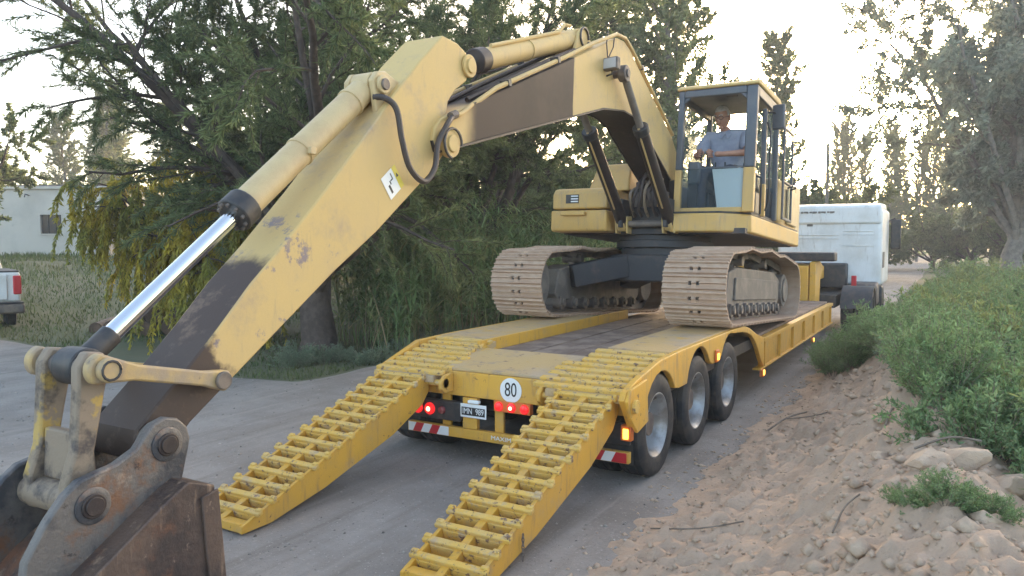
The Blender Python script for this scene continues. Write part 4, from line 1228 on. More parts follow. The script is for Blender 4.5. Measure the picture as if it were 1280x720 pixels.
# head joined into the body mesh: shaped ellipsoid with nose, brow, chin and ears
bm = bmesh.new(); bm.from_mesh(body.data)
def ball(bm, c, s, rot=None, seg=20):
    r = bmesh.ops.create_uvsphere(bm, u_segments=seg, v_segments=seg // 2 + 2, radius=1)
    for v in r['verts']:
        p = Vector((v.co.x * s[0], v.co.y * s[1], v.co.z * s[2]))
        if rot is not None: p = rot @ p
        v.co = p + Vector(c)
    return r['verts']
hr = Matrix.Rotation(R(14), 3, 'Z') @ Matrix.Rotation(R(16), 3, 'X')       # looking down, a little to one side
hr = Matrix.Rotation(R(-14), 3, 'Z') @ Matrix.Rotation(R(18), 3, 'X')
def hp_(x, y, z): return hd + hr @ Vector((x, y, z))
r = bmesh.ops.create_uvsphere(bm, u_segments=28, v_segments=20, radius=1)
for v in r['verts']:
    p = Vector((v.co.x * .080, v.co.y * .098, v.co.z * .125))
    if p.z < 0:
        k = 1 - .32 * (-p.z / .125) ** 1.4; p.x *= k
        if p.y > 0: p.y *= .86
        else: p.y *= 1 - .10 * (-p.z / .125)
    if p.y < -.06 and -.01 < p.z < .03: p.y += .010      # eye sockets
    v.co = hd + hr @ p
ball(bm, hp_(0, -.104, -.022), (.015, .022, .028), hr, 12)
ball(bm, hp_(0, -.090, -.07), (.026, .012, .008), hr, 10)
ball(bm, hp_(0, -.075, -.10), (.03, .025, .022), hr, 12)
for s in (1, -1): ball(bm, hp_(s * .081, .005, -.01), (.012, .022, .034), hr, 10)
# hands: palm plus fingers closed on the lever
def finger(bm, pts, r):
    mb = MB().tube(pts, r, 7)
    vs = [bm.verts.new(p) for p in mb.v]
    for f in mb.f:
        try: bm.faces.new([vs[i] for i in f])
        except ValueError: pass
for hk, sg in (('hal', -1), ('har', 1)):
    h = Vector(J[hk])
    for i in range(4):
        o = h + Vector((sg * (-.03 + i * .004), -.01, .028 - i * .019))
        ln = (.9, 1.0, .95, .75)[i]
        finger(bm, [o, o + Vector((-.004 * sg, -.045 * ln, .0)), o + Vector((-.03 * sg, -.062 * ln, -.002)), o + Vector((-.045 * sg, -.04 * ln, -.004))], [.0105, .010, .009, .007])
    o = h + Vector((-.02 * sg, .01, .025))
    finger(bm, [o, o + Vector((-.03 * sg, -.02, .02)), o + Vector((-.04 * sg, -.045, .022))], [.012, .011, .008])
bm.to_mesh(body.data); bm.free()
for p in body.data.polygons: p.use_smooth = True
# clothing
sub = ['pel', 'wst', 'chs', 'nkb', 'shl', 'shr']
V_ = [Vector(J[k]) for k in sub] + [Vector(J['shl']).lerp(Vector(J['ell']), .8), Vector(J['shr']).lerp(Vector(J['elr']), .8)]
V_[3] = Vector((-.004, -.03, .535))
e_ = [(0, 1), (1, 2), (2, 3), (2, 4), (2, 5), (4, 6), (5, 7)]
skin_obj('shirt', V_, e_, [(.165, .135), (.175, .145), (.18, .14), (.078, .075), .085, .085, .075, .075], 'shirt', pe)
cl = MB()
for s in (1, -1):
    cl.add([(.005 + s * .005, -.112, .53), (s * .075, -.085, .555), (s * .065, -.12, .49), (s * .03, -.135, .47), (.005 + s * .005, -.118, .525), (s * .075, -.092, .55), (s * .065, -.127, .485), (s * .03, -.142, .465)],
           [(0, 1, 2, 3), (7, 6, 5, 4), (0, 4, 5, 1), (1, 5, 6, 2), (2, 6, 7, 3), (3, 7, 4, 0)])
cl.build('collar', 'shirt', pe)
sub = ['pel', 'hpl', 'knl', 'anl', 'hpr', 'knr', 'anr']
skin_obj('trousers', [Vector(J[k]) for k in sub], [(0, 1), (1, 2), (2, 3), (0, 4), (4, 5), (5, 6)], [(.16, .13), .105, .08, .065, .105, .08, .065], 'trouser', pe)
# hair: short grey cap with uneven fringe
bm = bmesh.new()
r = bmesh.ops.create_uvsphere(bm, u_segments=30, v_segments=22, radius=1)
rh = random.Random(4)
dl = []
for v in r['verts']:
    p = v.co.copy()
    hl_ = .42 if p.y < -.45 else (.12 if p.y < .1 else -.35)
    if p.z < hl_: dl.append(v)
    k = 1.07 + rh.uniform(-.015, .03)
    v.co = hd + hr @ Vector((p.x * .080 * k, p.y * .098 * k, p.z * .125 * k))
bmesh.ops.delete(bm, geom=dl, context='VERTS')
me = bpy.data.meshes.new('hair'); bm.to_mesh(me); bm.free(); me.materials.append(M['hair'])
for p in me.polygons: p.use_smooth = True
ho = bpy.data.objects.new('hair', me); col.objects.link(ho); ho.parent = pe
gl = MB()
for s in (1, -1):
    P = [hp_(s * .034 + .026 * math.cos(t * .6), -.098, .008 + .02 * math.sin(t * .6)) for t in range(12)]
    gl.tube(P, .0028, 6)
    gl.tube([hp_(s * .060, -.094, .010), hp_(s * .085, -.02, .008), hp_(s * .086, .01, .004)], .0025, 6)
gl.tube([hp_(-.008, -.10, .01), hp_(.008, -.10, .01)], .0025, 6)
gl.build('glasses', 'ink', pe)
eb = MB()
for s in (1, -1): eb.tube([hp_(s * .015, -.100, .034), hp_(s * .035, -.099, .040), hp_(s * .055, -.088, .034)], .005, 6)
eb.build('eyebrows', 'hair', pe)

# ------------------------------------------------------------------ tractor unit
tk = empty('truck', (-2.85, 20.6, 0))
tag(tk, 'white cabover tractor truck coupled to the front of the low loader', 'truck')
MB().bx(-1.25, 1.25, .35, 2.5, 1.05, 3.0).build('cab_body', 'white', tk, bevel=.10, seg=4)
MB().prism([(.30, 2.6), (.30, 3.06), (.5, 3.12), (1.6, 3.14), (2.3, 2.95), (2.4, 2.6)], -1.22, 1.22).build('cab_roof', 'white', tk, bevel=.06, seg=3)
for k, z in enumerate((2.42, 2.33, 2.05)):
    MB().bx(.35, 1.05, .335, .352, z, z + .018).build('rear_rib', 'white', tk, bevel=.006)
    if k in (0, 1): MB().bx(-1.1, .25, .335, .352, z - .10, z - .082).build('rear_rib', 'white', tk, bevel=.006)
for k in range(16):
    w = .04 + .02 * (k * 7 % 3)
    MB().bx(-.95 + k * .07, -.95 + k * .07 + w, .286, .299, 2.88 + .01 * (k % 2), 2.93).build('faded_lettering', 'frame', tk)
MB().bx(-.52, -.38, .335, .348, 2.55, 2.68).build('rear_emblem', 'frame', tk, bevel=.004)
MB().bx(-1.05, -.05, .336, .349, 2.83, 2.86).build('trim', 'frame', tk)
for z0, z1 in ((1.5, 1.9),):
    MB().bx(1.251, 1.27, .55, .95, z0, z1).build('side_vent', 'frame', tk, bevel=.01)
MB().bx(1.30, 1.55, 2.25, 2.38, 1.95, 2.75).build('mirror', 'dark', tk, bevel=.04)
MB().tube([(1.25, 2.3, 2.7), (1.4, 2.3, 2.78), (1.42, 2.3, 2.72)], .025, 8).build('mirror_arm', 'dark', tk)
MB().bx(-.45, .45, -1.6, 2.4, .62, .92).build('chassis', 'dark', tk, bevel=.02)
MB().bx(-1.0, .5, -.1, .28, 1.0, 1.62).build('air_tank_box', 'dark', tk, bevel=.04)
MB().prism([(-.2, .9), (-.1, 1.12), (.3, 1.16), (1.2, 1.16), (1.3, .6), (-.2, .6)], .60, 1.2).build('fuel_tank', 'steel_dirty', tk, bevel=.06)
MB().prism([(.5, .55), (.55, 1.04), (1.0, 1.04), (1.5, .55)], .8, 1.26).build('mud_guard', 'dark', tk, bevel=.03)
MB().bx(.62, .74, -.15, -.09, .92, 1.32).build('tail_lamp', 'red', tk, bevel=.02)
MB().bx(.55, 1.15, -.12, -.05, .82, .9).build('lamp_bar', 'dark', tk)
tw = None
def truck_wheel():
    w = MB().xcyl(-.1, .08, 0, 0, .15, 18).build('wheel', 'steel_dirty', None)
    MB().lathe([(.30, -.11), (.36, -.15), (.45, -.15), (.50, -.12), (.51, 0), (.50, .12), (.45, .15), (.36, .15), (.30, .11)], 40).build('tyre', 'tyre', w)
    MB().lathe([(.29, -.1), (.30, 0), (.305, .12), (.28, .11), (.24, .03), (.1, .06), (.1, .03), (.22, -.02)], 32).build('rim', 'rim', w)
    return w
for i, (x, y) in enumerate(((1.05, 1.6), (-1.05, 1.6), (1.05, -1.0), (-1.05, -1.0), (.70, -1.0), (-.70, -1.0))):
    if tw is None: tw = truck_wheel(); o = tw
    else: o = dup(tw)
    o.parent = tk; o.location = (x, y, .52)
for s in (1, -1):
    MB().prism([(-1.62, .62)] + [(-1.0 + .60 * math.cos(R(a)), .52 + .60 * math.sin(R(a))) for a in range(170, 9, -16)] + [(-.42, .58)] + [(-1.0 + .56 * math.cos(R(a)), .52 + .56 * math.sin(R(a))) for a in range(10, 171, 16)], s * .55, s * 1.22).build('rear_mudguard', 'dark', tk)

# ------------------------------------------------------------------ pickup at the roadside
px_, py_ = -18.05, 9.15
pk = empty('pickup_truck', (px_, py_, gz(px_, py_) + .01), (0, 0, R(70)))     # local +x = its right side, rear faces -y
tag(pk, 'white pickup truck parked at the grass edge, tail lamp and rear bumper showing', 'pickup')
MB().bx(-1.80, -.02, .12, 2.0, .62, 1.30).build('load_bed', 'white', pk, bevel=.07, seg=4)
tg_ = MB().bx(-1.62, -.28, .08, .13, .68, 1.24).build('tailgate', 'white', pk, bevel=.02)
MB().bx(-1.05, -.85, .06, .085, 1.02, 1.09).build('handle', 'dark', tg_)
MB().bx(-1.78, -.04, .15, 2.0, 1.29, 1.33).build('bed_rail', 'dark', pk, bevel=.02)
for x0, x1 in ((-.17, -.015), (-1.805, -1.65)):
    MB().bx(x0, x1, .07, .30, .80, 1.22).build('tail_lamp', 'red', pk, bevel=.025)
MB().bx(-1.86, .02, -.12, .12, .38, .60).build('rear_bumper', 'steel_dirty', pk, bevel=.05, seg=3)
MB().bx(-1.83, -.0, -.10, .13, .602, .64).build('bumper_step', 'dark', pk, bevel=.015)
MB().bx(-1.78, -.04, 2.0, 5.1, .50, 1.10).build('body', 'white', pk, bevel=.09, seg=4)
MB().add([(-1.72, 2.0, 1.1), (-.10, 2.0, 1.1), (-.10, 4.1, 1.1), (-1.72, 4.1, 1.1), (-1.58, 2.15, 1.72), (-.24, 2.15, 1.72), (-.24, 3.3, 1.72), (-1.58, 3.3, 1.72)],
         [(3, 2, 1, 0), (4, 5, 6, 7), (0, 1, 5, 4), (1, 2, 6, 5), (2, 3, 7, 6), (3, 0, 4, 7)]).build('cabin', 'white', pk, bevel=.05, seg=3)
MB().add([(-1.5, 2.02, 1.2), (-.32, 2.02, 1.2), (-.4, 2.12, 1.62), (-1.42, 2.12, 1.62)], [(0, 1, 2, 3)]).build('rear_window', 'win_dark', pk, smooth=0)
pw_ = None
for i, (x, y) in enumerate(((-.16, 1.0), (-1.66, 1.0), (-.16, 4.2), (-1.66, 4.2))):
    if pw_ is None:
        pw_ = MB().xcyl(-.06, .06, 0, 0, .1, 16).build('wheel', 'steel_dirty', None)
        MB().lathe([(.20, -.09), (.30, -.11), (.36, -.09), (.37, 0), (.36, .09), (.30, .11), (.20, .09)], 32).build('tyre', 'tyre', pw_)
        MB().lathe([(.06, -.02), (.21, -.06), (.22, 0), (.21, .09), (.19, .08), (.16, .02), (.06, .02)], 28).build('rim', 'rim', pw_)
        o = pw_
    else: o = dup(pw_)
    o.parent = pk; o.location = (x, y, .37)

# ------------------------------------------------------------------ flat roofed building
hb = empty('block_house', (-36.8, 20.45, 1.40), (0, 0, R(30.3)))
tag(hb, 'low grey plastered flat roofed house with one small dark window', 'house')
w0, w1 = -2.75, .35
wz0, wz1 = 1.1, 2.0
# wall with a real window opening
m = MB()
xa, xb, xc, xd = -6.0, -.95, .05, 2.3
def wall_seg(m, x0, x1, z0, z1): m.bx(x0, x1, 0, .25, z0, z1)
wall_seg(m, xa, xb, -.6, 3.2); wall_seg(m, xc, xd, -.6, 3.2); wall_seg(m, xb, xc, -.6, wz0); wall_seg(m, xb, xc, wz1, 3.2)
m.bx(xa, xa + .25, .25, 6, -.6, 3.2); m.bx(xd - .25, xd, .25, 6, -.6, 3.2); m.bx(xa + .25, xd - .25, 5.75, 6, -.6, 3.2)
m.build('wall', 'concrete', hb)
MB().bx(xa - .12, xd + .12, -.12, 6.1, 3.203, 3.33).build('roof_slab', 'concrete', hb, bevel=.015)
MB().bx(xa - .02, xd + .02, -.02, 6.02, 3.333, 3.40).build('parapet', 'steel_dirty', hb)
MB().bx(xb, xc, .12, .14, wz0, wz1).build('window', 'win_dark', hb)
MB().bx(xb - .05, xc + .05, -.05, .1, wz0 - .07, wz0).build('sill', 'concrete', hb)
for x in (-.62, -.28): MB().bx(x - .015, x + .015, .07, .11, wz0, wz1).build('window_bar', 'dark', hb)
MB().cyl((1.6, 2, 3.4), (1.6, 2, 3.75), .1, 12).build('chimney', 'concrete', hb)
MB().tube([(-1.4, -.05, 2.9), (-1.4, -.35, 2.95), (-1.4, -.4, 2.8)], .03, 8).build('wall_lamp', 'dark', hb)

# far shed and utility pole
sh = empty('shed', (-3.4 + 8.0, 62.0, .2), (0, 0, R(-6)))
tag(sh, 'small far open shed with a pale sheet roof beside the road', 'shed')
for x in (-1.4, 1.4):
    for y in (0, 2.4): MB().bx(x - .07, x + .07, y - .07, y + .07, 0, 1.9).build('post', 'wood_pole', sh)
MB().prism([(-.3, 1.9), (-.3, 2.0), (2.8, 2.25), (2.8, 2.15)], -1.8, 1.8).build('roof', 'shedroof', sh)
MB().bx(-1.33, 1.33, 2.34, 2.46, 0, 1.85).build('back_wall', 'shedwall', sh)

# ------------------------------------------------------------------ vegetation
def unit(v): return v / (np.linalg.norm(v, axis=-1, keepdims=True) + 1e-9)
def cards(P, D, L, W, rs):
    """one folded diamond per leaf"""
    n = len(P)
    D = unit(D)
    S = unit(np.cross(D, rs.normal(size=(n, 3))))
    N = np.cross(S, D)
    L = L[:, None]; W = W[:, None]
    mid = P + D * L * .45 + N * W * .35
    V = np.stack([P, mid + S * W, P + D * L, mid - S * W], 1).reshape(-1, 3)
    F = np.arange(4 * n).reshape(-1, 4)
    return V, F
def perp(d, ang, az):
    d = d / np.linalg.norm(d)
    a = np.array([0, 0, 1.]) if abs(d[2]) < .95 else np.array([1., 0, 0])
    u = np.cross(d, a); u /= np.linalg.norm(u); w = np.cross(d, u)
    return d * math.cos(ang) + (u * math.cos(az) + w * math.sin(az)) * math.sin(ang)
def grow(rs, p, d, L, r, lvl, spec, tubes, tips):
    sp = spec[lvl]
    n = sp.get('seg', 5)
    pts = [np.array(p, float)]; d = np.array(d, float); ds = [d]
    for i in range(n):
        d = d + rs.normal(size=3) * sp.get('wob', .12) + np.array([0, 0, sp.get('trop', 0)])
        d = d / np.linalg.norm(d)
        pts.append(pts[-1] + d * L / n); ds.append(d)
    tp_ = sp.get('taper', .45)
    rr = [r * (1 - (1 - tp_) * i / n) for i in range(n + 1)]
    tubes.append((pts, rr, sp.get('sides', 6)))
    if lvl == len(spec) - 1:
        tips.append(np.array(pts)); return
    k = sp['kids']; k = k if isinstance(k, int) else rs.randint(k[0], k[1] + 1)
    az = rs.uniform(0, 6.28)
    for j in range(k):
        t = sp.get('start', .3) + (1 - sp.get('start', .3)) * (j + rs.uniform(.2, .9)) / k
        t = min(t, .999)
        i = int(t * n); f = t * n - i
        q = pts[i] * (1 - f) + pts[i + 1] * f
        az += 2.4 + rs.uniform(-.5, .5)
        dd = perp(ds[i], R(rs.uniform(*sp['ang'])), az)
        if 'flat' in sp: dd[2] *= sp['flat']
        LL = L * rs.uniform(*sp['klen']) * (1 - sp.get('fall', .3) * t)
        grow(rs, q, dd, LL, rr[i] * sp.get('krad', .5), lvl + 1, spec, tubes, tips)
def tube_mesh(tubes, minr=0.0):
    mb = MB()
    for pts, rr, n in tubes:
        if rr[0] < minr: continue
        mb.tube(pts, rr, n, caps=False)
    return mb
def leaf_on(tips, n, rs, L, W, spread=.8, along=.7, droop=-.2, off=0.0):
    P = []; D = []
    for T in tips:
        k = rs.poisson(n)
        if k == 0: continue
        t = rs.uniform(0.1, 1, k) * (len(T) - 1)
        i = np.minimum(t.astype(int), len(T) - 2); f = (t - i)[:, None]
        p = T[i] * (1 - f) + T[i + 1] * f
        d = unit(T[i + 1] - T[i])
        P.append(p + rs.normal(size=(k, 3)) * off)
        D.append(d * along + rs.normal(size=(k, 3)) * spread + np.array([0, 0, droop]))
    P = np.concatenate(P); D = np.concatenate(D)
    m = len(P)
    return cards(P, D, rs.uniform(L[0], L[1], m), rs.uniform(W[0], W[1], m), rs)
def tree(name, label, loc, spec, seed, d0, L, r, leaf, lm, bm_, starts=None, group=None, rz=0, minr=.004, cat='tree'):
    rs = np.random.RandomState(seed)
    tubes = []; tips = []
    for (p, d, l, q) in (starts or [((0, 0, 0), d0, L, r)]):
        grow(rs, p, d, l, q, 0 if starts is None else 1, spec, tubes, tips)
    if starts is not None:
        tubes.append(([np.array(x, float) for x in d0], list(r), 12))
    root = empty(name, (loc[0], loc[1], gz(loc[0], loc[1]) - .05 if len(loc) < 3 else loc[2]), (0, 0, rz))
    tag(root, label, cat, group)
    tube_mesh(tubes, minr).build('trunk', bm_, root, fix=False, smooth=80)
    V, F = leaf_on(tips, leaf['n'], rs, leaf['L'], leaf['W'], leaf.get('spread', .8), leaf.get('along', .7), leaf.get('droop', -.2), leaf.get('off', 0))
    np_obj('crown', V, F, lm, root)
    return root

# tamarisk over the road edge: many stems fanning from a short trunk
def fan_starts(rs, n, h, L, r, zlo, zhi, bias=None):
    out = []
    for i in range(n):
        az = 2 * math.pi * (i + rs.uniform(-.3, .3)) / n
        el = R(rs.uniform(zlo, zhi))
        d = np.array([math.cos(az) * math.cos(el), math.sin(az) * math.cos(el), math.sin(el)])
        if bias is not None: d = unit(d + np.array(bias) * rs.uniform(.2, 1))
        out.append(((rs.uniform(-.1, .1), rs.uniform(-.1, .1), h * rs.uniform(.75, 1)), d, L * rs.uniform(.75, 1.1), r * rs.uniform(.7, 1.1)))
    return out
tam_spec = [dict(), dict(seg=8, wob=.09, trop=.02, kids=(9, 11), start=.22, ang=(25, 65), klen=(.32, .5), krad=.45, fall=.35, sides=7, taper=.25),
            dict(seg=5, wob=.15, trop=.0, kids=(10, 12), start=.1, ang=(22, 50), klen=(.32, .55), krad=.45, sides=4, taper=.3),
            dict(seg=4, wob=.14, trop=-.06, sides=3, taper=.3)]
rs = np.random.RandomState(21)
st_ = fan_starts(rs, 7, 1.5, 6.4, .15, 46, 66) + fan_starts(rs, 6, 1.6, 7.6, .15, 66, 84)
st_ += [((0, 0, 1.7), unit(np.array([-.80, -.45, .80])), 7.6, .16), ((0, 0, 1.8), unit(np.array([-.86, -.5, 1.1])), 8.0, .15), ((0, 0, 1.5), unit(np.array([.75, .5, .55])), 6.0, .15)]
tree('tamarisk_tree', 'large dark feathery tree with many fanning stems, thick trunk behind the excavator arm', (-10.8, 10.9), tam_spec, 3,
     [(0, 0, -.2), (.03, .02, .3), (-.05, 0, 1.0), (.02, .03, 1.7)], None, [.44, .36, .31, .26], dict(n=150, L=(.08, .20), W=(.007, .012), spread=.6, along=.9, droop=-.12),
     'tam', 'bark_dark', starts=st_)
# the second stem of the same trunk foot
rs = np.random.RandomState(5)
tree('tamarisk_tree', 'dark feathery tree behind the reeds and the excavator boom', (-11.2, 17.2), tam_spec, 9,
     [(0, 0, -.2), (0, .0, .8), (.05, 0, 1.8)], None, [.36, .3, .22], dict(n=150, L=(.10, .24), W=(.010, .016), spread=.65, along=.9, droop=-.12),
     'tam', 'bark_dark', starts=fan_starts(rs, 8, 1.6, 7.0, .15, 40, 62) + fan_starts(rs, 5, 1.6, 8.5, .15, 62, 85))
# yellowing willow
wil_spec = [dict(), dict(seg=6, wob=.10, trop=.03, kids=9, start=.25, ang=(30, 70), klen=(.35, .55), krad=.45, sides=6, taper=.3),
            dict(seg=5, wob=.14, trop=-.06, kids=10, start=.2, ang=(30, 70), klen=(.9, 1.5), krad=.35, sides=4, taper=.3),
            dict(seg=7, wob=.07, trop=-.55, sides=3, taper=.3)]
rs = np.random.RandomState(6)
tree('willow_tree', 'yellowing weeping willow in front of the plastered house', (-14.6, 11.6), wil_spec, 12,
     [(0, 0, -.2), (0, .0, .6), (.05, 0, 1.4)], None, [.26, .22, .18], dict(n=105, L=(.08, .17), W=(.013, .024), spread=.5, along=.5, droop=-.9),
     'willow', 'bark', starts=fan_starts(rs, 13, 1.4, 2.9, .11, 15, 82))
# tree at the left, partly out of view
rs = np.random.RandomState(7)
gen_spec = [dict(), dict(seg=6, wob=.12, trop=.03, kids=8, start=.25, ang=(30, 70), klen=(.35, .55), krad=.45, sides=6, taper=.3),
            dict(seg=5, wob=.16, trop=.0, kids=7, start=.2, ang=(30, 65), klen=(.4, .6), krad=.45, sides=4, taper=.3),
            dict(seg=4, wob=.2, trop=-.05, sides=3, taper=.3)]
tree('broadleaf_tree', 'dark green tree beside the white pickup', (-30.6, 13.2), gen_spec, 14,
     [(0, 0, -.2), (0, .0, .8), (.05, 0, 1.8)], None, [.3, .25, .2], dict(n=75, L=(.10, .2), W=(.025, .05), spread=.8, along=.5, droop=-.2),
     'tam', 'bark_dark', starts=fan_starts(rs, 9, 1.6, 4.0, .13, 25, 80))
# eucalyptus on the right
euc_spec = [dict(), dict(seg=8, wob=.10, trop=.03, kids=9, start=.35, ang=(30, 65), klen=(.30, .5), krad=.45, sides=7, taper=.3),
            dict(seg=6, wob=.16, trop=.02, kids=8, start=.25, ang=(30, 65), klen=(.35, .55), krad=.45, sides=4, taper=.3),
            dict(seg=4, wob=.2, trop=-.08, sides=3, taper=.3)]
rs = np.random.RandomState(8)
tree('eucalyptus_tree', 'tall pale green spreading eucalyptus with forked pale trunk right of the road', (2.8, 50.0), euc_spec, 15,
     [(0, 0, -.2), (-.2, .0, 1.2), (.1, 0, 2.4)], None, [.6, .5, .4], dict(n=78, L=(.22, .48), W=(.045, .09), spread=1.0, along=.4, droop=-.3, off=.10),
     'euc', 'bark_pale', starts=fan_starts(rs, 10, 2.2, 13.5, .26, 58, 86) + fan_starts(rs, 6, 2.6, 6.0, .18, 25, 55))
# poplars
pop_spec = [dict(seg=10, wob=.02, trop=.02, kids=66, start=.07, ang=(26, 52), klen=(.16, .28), krad=.3, fall=.66, sides=8, taper=.12),
            dict(seg=5, wob=.08, trop=.06, kids=7, start=.2, ang=(22, 50), klen=(.35, .6), krad=.45, sides=4, taper=.3),
            dict(seg=4, wob=.14, trop=.04, sides=3, taper=.3)]
pw0 = tree('poplar_tree', 'tall broad green poplar rising behind the excavator boom', (-10.4, 31.4), pop_spec, 31, (0, 0, 1), 19.0, .28,
           dict(n=95, L=(.11, .2), W=(.05, .09), spread=.9, along=.4, droop=-.1, off=.06), 'poplar', 'bark_pale')
def poplar_copy(x, y, s, sxy, rz, label, group=None):
    c = dup(pw0); c.location = (x, y, gz(x, y) - .1); c.scale = (s * sxy, s * sxy, s); c.rotation_euler = (0, 0, rz)
    if 'group' in c: del c['group']
    tag(c, label, None, group); return c
poplar_copy(-13.6, 33.0, .92, 1.1, 1.3, 'green poplar behind the boom beside the broad poplar')
poplar_copy(-10.2, 49.8, .76, 1.05, 2.2, 'slender lone poplar showing above the cab roof')
rp = random.Random(12)
FARP = [(-9.5, 84), (-8.0, 86), (-6.2, 85), (-4.8, 87), (-3.2, 86), (-1.8, 88), (-.2, 87), (1.4, 88), (3.2, 90), (5.0, 91), (-11, 85)]
for x, y in FARP:
    poplar_copy(x + rp.uniform(-.3, .3), y + rp.uniform(-1, 1), rp.uniform(.62, .78), .85, rp.uniform(0, 6), 'slim far poplar in the row behind the truck', 'far poplar row')
for x, y in ((-60, 34), (-57, 36), (-54, 33), (-50, 36), (-47, 38)):
    poplar_copy(x, y, rp.uniform(.5, .62), 1.3, rp.uniform(0, 6), 'far poplar standing behind the plastered house', 'poplars behind the house')
# round crowned middle distance trees
rs = np.random.RandomState(18)
rt0 = tree('round_tree', 'dark round crowned tree behind the white truck cab', (-6.4, 47.0), gen_spec, 44,
           [(0, 0, -.2), (0, .0, .6), (.05, 0, 1.2)], None, [.25, .2, .16], dict(n=70, L=(.14, .28), W=(.035, .07), spread=.9, along=.4, droop=-.1),
           'tam', 'bark_dark', starts=fan_starts(rs, 9, 1.0, 4.0, .12, 12, 80))
def round_copy(x, y, s, rz, label, group=None):
    c = dup(rt0); c.location = (x, y, gz(x, y) - .1); c.scale = (s, s, s); c.rotation_euler = (0, 0, rz)
    tag(c, label, None, group)
for x, y, s in ((-9.5, 46, .95), (-1.5, 64, .8), (1.0, 62, .75), (3.6, 60, .8), (6.5, 58, .9), (9, 55, 1.0), (-4.5, 60, .5)):
    round_copy(x, y, s, rp.uniform(0, 6), 'dark low round tree in the thicket beyond the bend', 'thicket trees beyond the bend')
for x, y, s in ((-44, 30, .8), (-40, 32, .7), (-35, 30, .75), (-30, 27, .8)):
    round_copy(x, y, s, rp.uniform(0, 6), 'green tree standing behind the plastered house', 'trees behind the house')
for x, y, s in ((-16, 22, .9), (-21, 24, 1.0), (-14, 27, 1.1), (-25, 28, .9)):
    round_copy(x, y, s, rp.uniform(0, 6), 'dense dark tree in the shade behind the fanning tree', 'trees behind the tamarisk')
# far wood closing the horizon
rs = np.random.RandomState(77)
n = 26000
az = rs.uniform(R(-75), R(32), n); dist = rs.uniform(118, 135, n)
P = np.stack([np.sin(az) * dist, np.cos(az) * dist, np.zeros(n)], 1)
hgt = 5.5 + 4 * (vnoise(az * 40, az * 0) - .3) + 2 * vnoise(az * 150, az * 0 + 4)
P[:, 2] = gh(P[:, 0], P[:, 1]) + hgt * rs.uniform(0, 1, n) ** .8
V, F = cards(P, rs.normal(size=(n, 3)) + [0, 0, .3], rs.uniform(.5, 1.1, n), rs.uniform(.2, .4, n), rs)
tag(np_obj('far_wood', V, F, 'poplar'), 'far green wood closing the view along the horizon', 'wood', kind='stuff')

# reed thicket
rs = np.random.RandomState(30)
def strips(B, D, L, W, droop, rs, seg=4):
    n = len(B)
    S = unit(np.cross(D, np.array([0, 0, 1.]) + rs.normal(size=(n, 3)) * .2))
    V = []; p = B.copy(); d = unit(D)
    for k in range(seg + 1):
        w = (W * (1 - (k / seg) ** 2.2) + .001)[:, None]
        V += [p - S * w, p + S * w]
        p = p + d * (L / seg)[:, None]
        d = unit(d + np.array([0, 0, -1.]) * droop[:, None])
    V = np.stack(V, 1)
    m = 2 * (seg + 1)
    base = (np.arange(n) * m)[:, None]
    F = np.concatenate([base + np.array([[2 * k, 2 * k + 1, 2 * k + 3, 2 * k + 2]]) for k in range(seg)], 0)
    return V.reshape(-1, 3), F
n = 1500
bx_ = rs.uniform(-11.6, -9.0, n) + .5 * fbm(rs.uniform(0, 9, n), rs.uniform(0, 9, n)); by_ = rs.uniform(11.4, 25, n)
keep = ~((np.abs(bx_ + 10.8) < .7) & (by_ < 11.9))
bx_, by_ = bx_[keep], by_[keep]; n = len(bx_)
hh = rs.uniform(1.7, 3.3, n) * (.62 + .38 * ss(11, 14, by_))
Bs = np.stack([bx_, by_, gh(bx_, by_)], 1)
Dn = unit(np.stack([rs.normal(0, .13, n), rs.normal(0, .13, n), np.ones(n)], 1))
VV, FF = strips(Bs, Dn, hh, np.full(n, .010), np.full(n, .02), rs, 3)
allV = [VV]; allF = [FF]; o_ = len(VV)
nl = 11
idx = np.repeat(np.arange(n), nl); t = rs.uniform(.18, 1, n * nl)
P = Bs[idx] + Dn[idx] * (hh[idx] * t)[:, None]
az = rs.uniform(0, 6.28, n * nl)
D = unit(np.stack([np.cos(az) * .8, np.sin(az) * .8, rs.uniform(.5, 1.2, n * nl)], 1))
VV, FF = strips(P, D, rs.uniform(.45, .85, n * nl), rs.uniform(.010, .020, n * nl), rs.uniform(.28, .6, n * nl), rs, 4)
allV.append(VV); allF.append(FF + o_)
tag(np_obj('reed_thicket', np.concatenate(allV), np.concatenate(allF), 'reed'), 'tall arching green reeds filling the verge behind the trailer', 'reeds', kind='stuff')
# dry stalks in the thicket
n = 260
bx_ = rs.uniform(-10.4, -8.9, n); by_ = rs.uniform(11.2, 19, n)
Bs = np.stack([bx_, by_, gh(bx_, by_)], 1)
VV, FF = strips(Bs, unit(np.stack([rs.normal(0, .3, n), rs.normal(0, .3, n), np.ones(n)], 1)), rs.uniform(.6, 2.0, n), rs.uniform(.005, .012, n), rs.uniform(.05, .3, n), rs, 4)
tag(np_obj('dry_stalks', VV, FF, 'straw'), 'dry straw coloured stalks standing among the reeds', 'stalks', kind='stuff')

